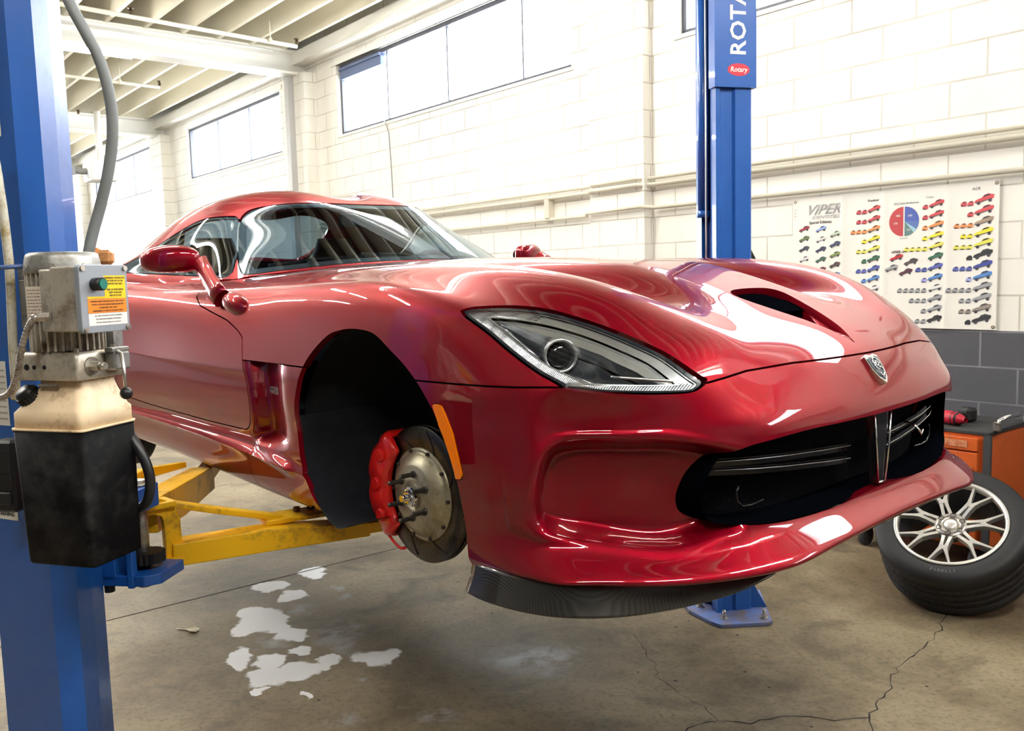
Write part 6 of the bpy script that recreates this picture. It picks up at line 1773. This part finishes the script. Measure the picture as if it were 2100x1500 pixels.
# ================================================================ wheels
TYRE = mat('tyre_rubber', (.011, .0105, .012), .6); RIMM = mat('rim_silver', (.85, .82, .76), .30, .75); RIMD = mat('rim_barrel', (.05, .05, .055), .4, .6)
HUBM = mat('rim_hub', (.40, .37, .33), .3, .9)
def wheel(M, parent=None, label=None, tread=True, R_=.333, W_=.285, rim=.243):
    if parent is None: t = empty('car_wheel', M=M, label=label, cat='wheel')
    else:
        t = bpy.data.objects.new('road_wheel', None); link(t, parent); t.matrix_local = M
    # local z = outward; z=0 is the outer face of the tyre
    b = MB()
    prof = [(rim - .004, -.012), (rim + .004, -.006), (rim + .02, .002), (rim + .045, .006), (rim + .068, .002), (R_ - .008, -.010), (R_ - .001, -.022), (R_, -.034)]
    grooves = [.075, .118, .162, .206]
    z = .034
    for g_ in grooves:
        prof += [(R_, -(g_ - .005)), (R_ - .007, -(g_ - .004)), (R_ - .007, -(g_ + .004)), (R_, -(g_ + .005))]
    prof += [(R_, -W_ + .034), (R_ - .008, -W_ + .010), (rim + .06, -W_ - .002), (rim + .004, -W_ + .006), (rim - .004, -W_ + .012)]
    b.lathe(prof, None, 96); ty = b.build('tyre', TYRE, t)
    if tread:
        b = MB(); n = 66
        for k in range(n):
            a = 2 * PI * k / n
            for z0, z1, sk in ((-.012, -.066, .05), (-.084, -.110, -.03), (-.172, -.198, .03), (-.216, -.272, -.05)):
                p0 = Vector(((R_ - .0004) * math.cos(a), (R_ - .0004) * math.sin(a), z0)); p1 = Vector(((R_ - .0004) * math.cos(a + sk), (R_ - .0004) * math.sin(a + sk), z1))
                if z0 == -.012: p0 = Vector(((R_ - .0085) * math.cos(a), (R_ - .0085) * math.sin(a), z0))
                if z1 == -.272: p1 = Vector(((R_ - .0085) * math.cos(a + sk), (R_ - .0085) * math.sin(a + sk), z1))
                b.tube([p0, (p0 + p1) / 2 * 1.0, p1], .0018, 4, sq=(.0035, .002))
        g_ = b.build('tread_sipes', mat('groove_black', (.004, .004, .004), .9), ty); g_['kind'] = 'stuff'
    b = MB()
    b.lathe([(rim - .002, -.010), (rim + .002, -.004), (rim - .004, -.001), (rim - .016, -.004), (rim - .018, -.016), (rim - .020, -.030)], None, 96)
    b.build('rim_lip', RIMM, t)
    b = MB(); b.lathe([(rim - .018, -.028), (rim - .026, -.06), (rim - .045, -.11), (rim - .045, -.19), (rim - .016, -W_ + .02), (rim - .002, -W_ + .01)], None, 64); b.build('rim_barrel', RIMD, t)
    b = MB(); b.lathe([(.030, -.030), (.034, -.022), (.052, -.020), (.066, -.024), (.074, -.034), (.076, -.060), (.06, -.085)], None, 48); b.build('hub_flange', HUBM, t)
    b = MB(); b.lathe([(.0001, -.017), (.024, -.017), (.030, -.022), (.031, -.034)], None, 36); b.build('centre_cap', RIMM, t)
    for k in range(6):
        a = 2 * PI * k / 6 + R(30); c = Vector((.052 * math.cos(a), .052 * math.sin(a), 0)); b = MB()
        b.lathe([(.0001, -.024), (.0125, -.024), (.0125, -.0195), (.0105, -.019)], Matrix.Translation(c), 16); b.build('lug_hole', BLK, t)
    def bar(b, p0, p1, w0, w1, z0, z1, th):
        p0, p1 = Vector(p0), Vector(p1); d = (p1 - p0).normalized(); s_ = Vector((-d.y, d.x)); v = []
        for p, w, z in ((p0, w0, z0), (p1, w1, z1)):
            for sg, zz in ((1, 0), (-1, 0), (-1.15, -th), (1.15, -th)): v.append((p.x + s_.x * w / 2 * sg, p.y + s_.y * w / 2 * sg, z + zz))
        b.add(v, [(0, 1, 2, 3), (4, 7, 6, 5), (0, 4, 5, 1), (1, 5, 6, 2), (2, 6, 7, 3), (3, 7, 4, 0)])
    for k in range(7):
        a = R(-90) + 2 * PI * k / 7; b = MB()
        def pol(r_, da): return (r_ * math.cos(a + da), r_ * math.sin(a + da))
        for s_ in (-1, 1):
            bar(b, pol(.066, s_ * .24), pol(.105, s_ * .115), .015, .014, -.026, -.020, .03)
            bar(b, pol(.105, s_ * .115), pol(.140, s_ * .075), .014, .018, -.020, -.016, .028)
            bar(b, pol(.138, s_ * .055), pol(.165, s_ * .12), .020, .014, -.016, -.014, .026)
            bar(b, pol(.163, s_ * .115), pol(rim - .010, s_ * .205), .013, .009, -.014, -.012, .024)
        bar(b, pol(.138, -.12), pol(.138, .12), .022, .022, -.016, -.016, .026)
        b.build('spoke', RIMM, t)
    return t, ty
_n = Vector((-.66, -.75, 0)).normalized(); _e = R(52); nz = _n * math.cos(_e) + Vector((0, 0, math.sin(_e)))
xz = Vector((-_n.y, _n.x, 0)) * 1; xz = Vector((0, 0, 1)).cross(nz).normalized(); yz = nz.cross(xz)
WMx = frame((2.008, 3.97, .415), xz, yz, nz)
t, ty = wheel(WMx, None, 'silver seven-spoke alloy wheel with low-profile tyre leaning against the orange tool cabinet')
b = MB(); 
for q, ch in enumerate('PIRELLI'):
    a = R(-90) + (q - 3) * .055 + .12
    add_text(b, ch, .022, Matrix.Rotation(a + R(90), 4, 'Z') @ Matrix.Translation((0, -.283, .0068)), .0004, True, 0, 1, 1.1)
b.build('tyre_lettering', mat('tyre_print', (.10, .10, .10), .5), ty)
# the other loose wheel at the right edge
n2 = Vector((.5, .75, .35)).normalized(); x2 = Vector((0, 0, 1)).cross(n2).normalized()
wheel(frame((2.86, 4.10, .36), x2, n2.cross(x2), n2), None, 'second loose wheel at the right edge, mostly out of frame beside the cabinet', False)
# rear wheels and far front are still on the car
for s_ in (-1, 1):
    M = frame((-2.50, s_ * .945, .30), (0, 0, 1), Vector((0, s_, 0)).cross(Vector((0, 0, 1))), (0, s_, 0))
    wheel(M, car, None, False)

# ================================================================ tool cabinet
ORG = dirty('cabinet_orange', (.62, .115, .018), (.40, .09, .03), .08, 8, .4, 0, .5, .2); ORGD = mat('cabinet_side', (.42, .075, .02), .45)
MATB = mat('rubber_mat', (.030, .030, .032), .8)
CH = .74
CO = WM @ Vector((-.30, -.60, 0)); CM = frame(CO, Uv, -Nv, (0, 0, 1))      # local x to the left along the wall, y toward the wall
t = empty('tool_cabinet', M=CM, label='orange rolling tool cabinet with drawers against the grey wall', cat='tool cabinet')
b = MB(); b.box((.375, .25, .43), (.75, .50, .60)); b.build('cabinet_body', ORG, t, bevel=.004)
b = MB(); b.box((.375, .25, .737), (.77, .52, .018)); b.build('cabinet_mat', MATB, t, bevel=.003)
for x in (-.002, .752):
    b = MB(); b.box((x, -.004, .43), (.036, .02, .60)); b.build('corner_post', bpy.data.materials.get('post_grey') or mat('post_grey', (.06, .06, .065), .4), t)
zt = .715
for k, h in enumerate((.075, .105, .075, .075, .11, .13)):
    if k == 0: 
        b = MB(); b.box((.39, -.012, zt - h / 2), (.70, .022, h - .008)); d = b.build('drawer', ORG, t, bevel=.003)
        b = MB(); b.box((.17, -.025, zt - h / 2), (.16, .003, .035)); b.build('drawer_sticker', dirty('sticker', (.45, .10, .04), (.65, .30, .15), .6, 40, .6), d)
    else:
        b = MB(); b.box((.39, -.012, zt - h / 2), (.70, .022, h - .010)); d = b.build('drawer', ORG, t, bevel=.003)
        b = MB(); b.box((.39, -.032, zt - .016 if k != 1 else zt - h + .020), (.66, .022, .012), bev=.004); b.build('drawer_handle', CHROME if k == 1 else mat('handle_grey', (.12, .10, .09), .4, .5), d)
    zt -= h
for x in (.07, .68):
    for y in (.06, .44):
        b = MB(); b.cyl((x - .018, y, .055), (x + .018, y, .055), .055, n=24); b.box((x, y + .01, .105), (.05, .05, .05)); b.build('caster', MATB, t)
b = MB(); b.tube([(-.02, .06, .755), (-.03, .06, .80), (-.045, .10, .815), (-.05, .38, .815), (-.03, .44, .80), (-.02, .44, .755)], .0125, 12); b.build('cabinet_handle', CHROME, t)
for y in (.06, .44):
    b = MB(); b.box((-.02, y, .77), (.035, .03, .05), bev=.006); b.build('handle_bracket', STEEL, t)
# cordless driver on top
DM = CM @ Matrix.Translation((.22, .10, .748)) @ Matrix.Rotation(R(200), 4, 'Z')
t = empty('impact_driver', M=DM, label='red and black cordless driver lying on the cabinet top', cat='power tool')
REDP = mat('tool_red', (.42, .01, .03), .4)
b = MB(); b.lathe([(.0001, -.075), (.030, -.070), (.036, -.05), (.036, .03), (.026, .045), (.024, .06), (.014, .07), (.014, .085)], Matrix.Translation((0, 0, .037)) @ Matrix.Rotation(R(90), 4, 'Y'), 24); b.build('tool_body', REDP, t)
b = MB(); b.tube([(-.01, 0, .035), (-.03, -.05, .030), (-.04, -.11, .030)], [.021, .020, .024], 14); b.build('grip', BLK, t)
b = MB(); b.lathe([(.0001, .045), (.034, .04), (.036, .02), (.036, .008), (.03, .0)], Matrix.Translation((0, 0, .037)) @ Matrix.Rotation(R(90), 4, 'Y'), 24); b.build('nose_boot', BLK, t)
b = MB(); b.box((-.045, -.145, .040), (.085, .075, .075), bev=.014); bt = b.build('battery', BLK, t)
b = MB(); b.box((-.045, -.184, .040), (.055, .003, .040)); b.build('battery_label', mat('battery_label', (.42, .35, .22), .5), bt)

# small litter on the floor
b = MB(); b.add([(0, 0, .002), (.05, .012, .010), (.075, -.004, .004), (.07, -.045, .006), (.045, -.05, .012), (.02, -.02, .008), (-.04, .004, .004), (-.035, .016, .003)], [(0, 1, 2, 5), (2, 3, 4, 5), (0, 5, 6, 7)])
o = b.build('paper_scrap', mat('scrap', (.70, .62, .44), .8), M=Matrix.Translation((-1.56, 3.95, .0))); tag(o, 'crumpled beige scrap of paper on the concrete', 'litter')
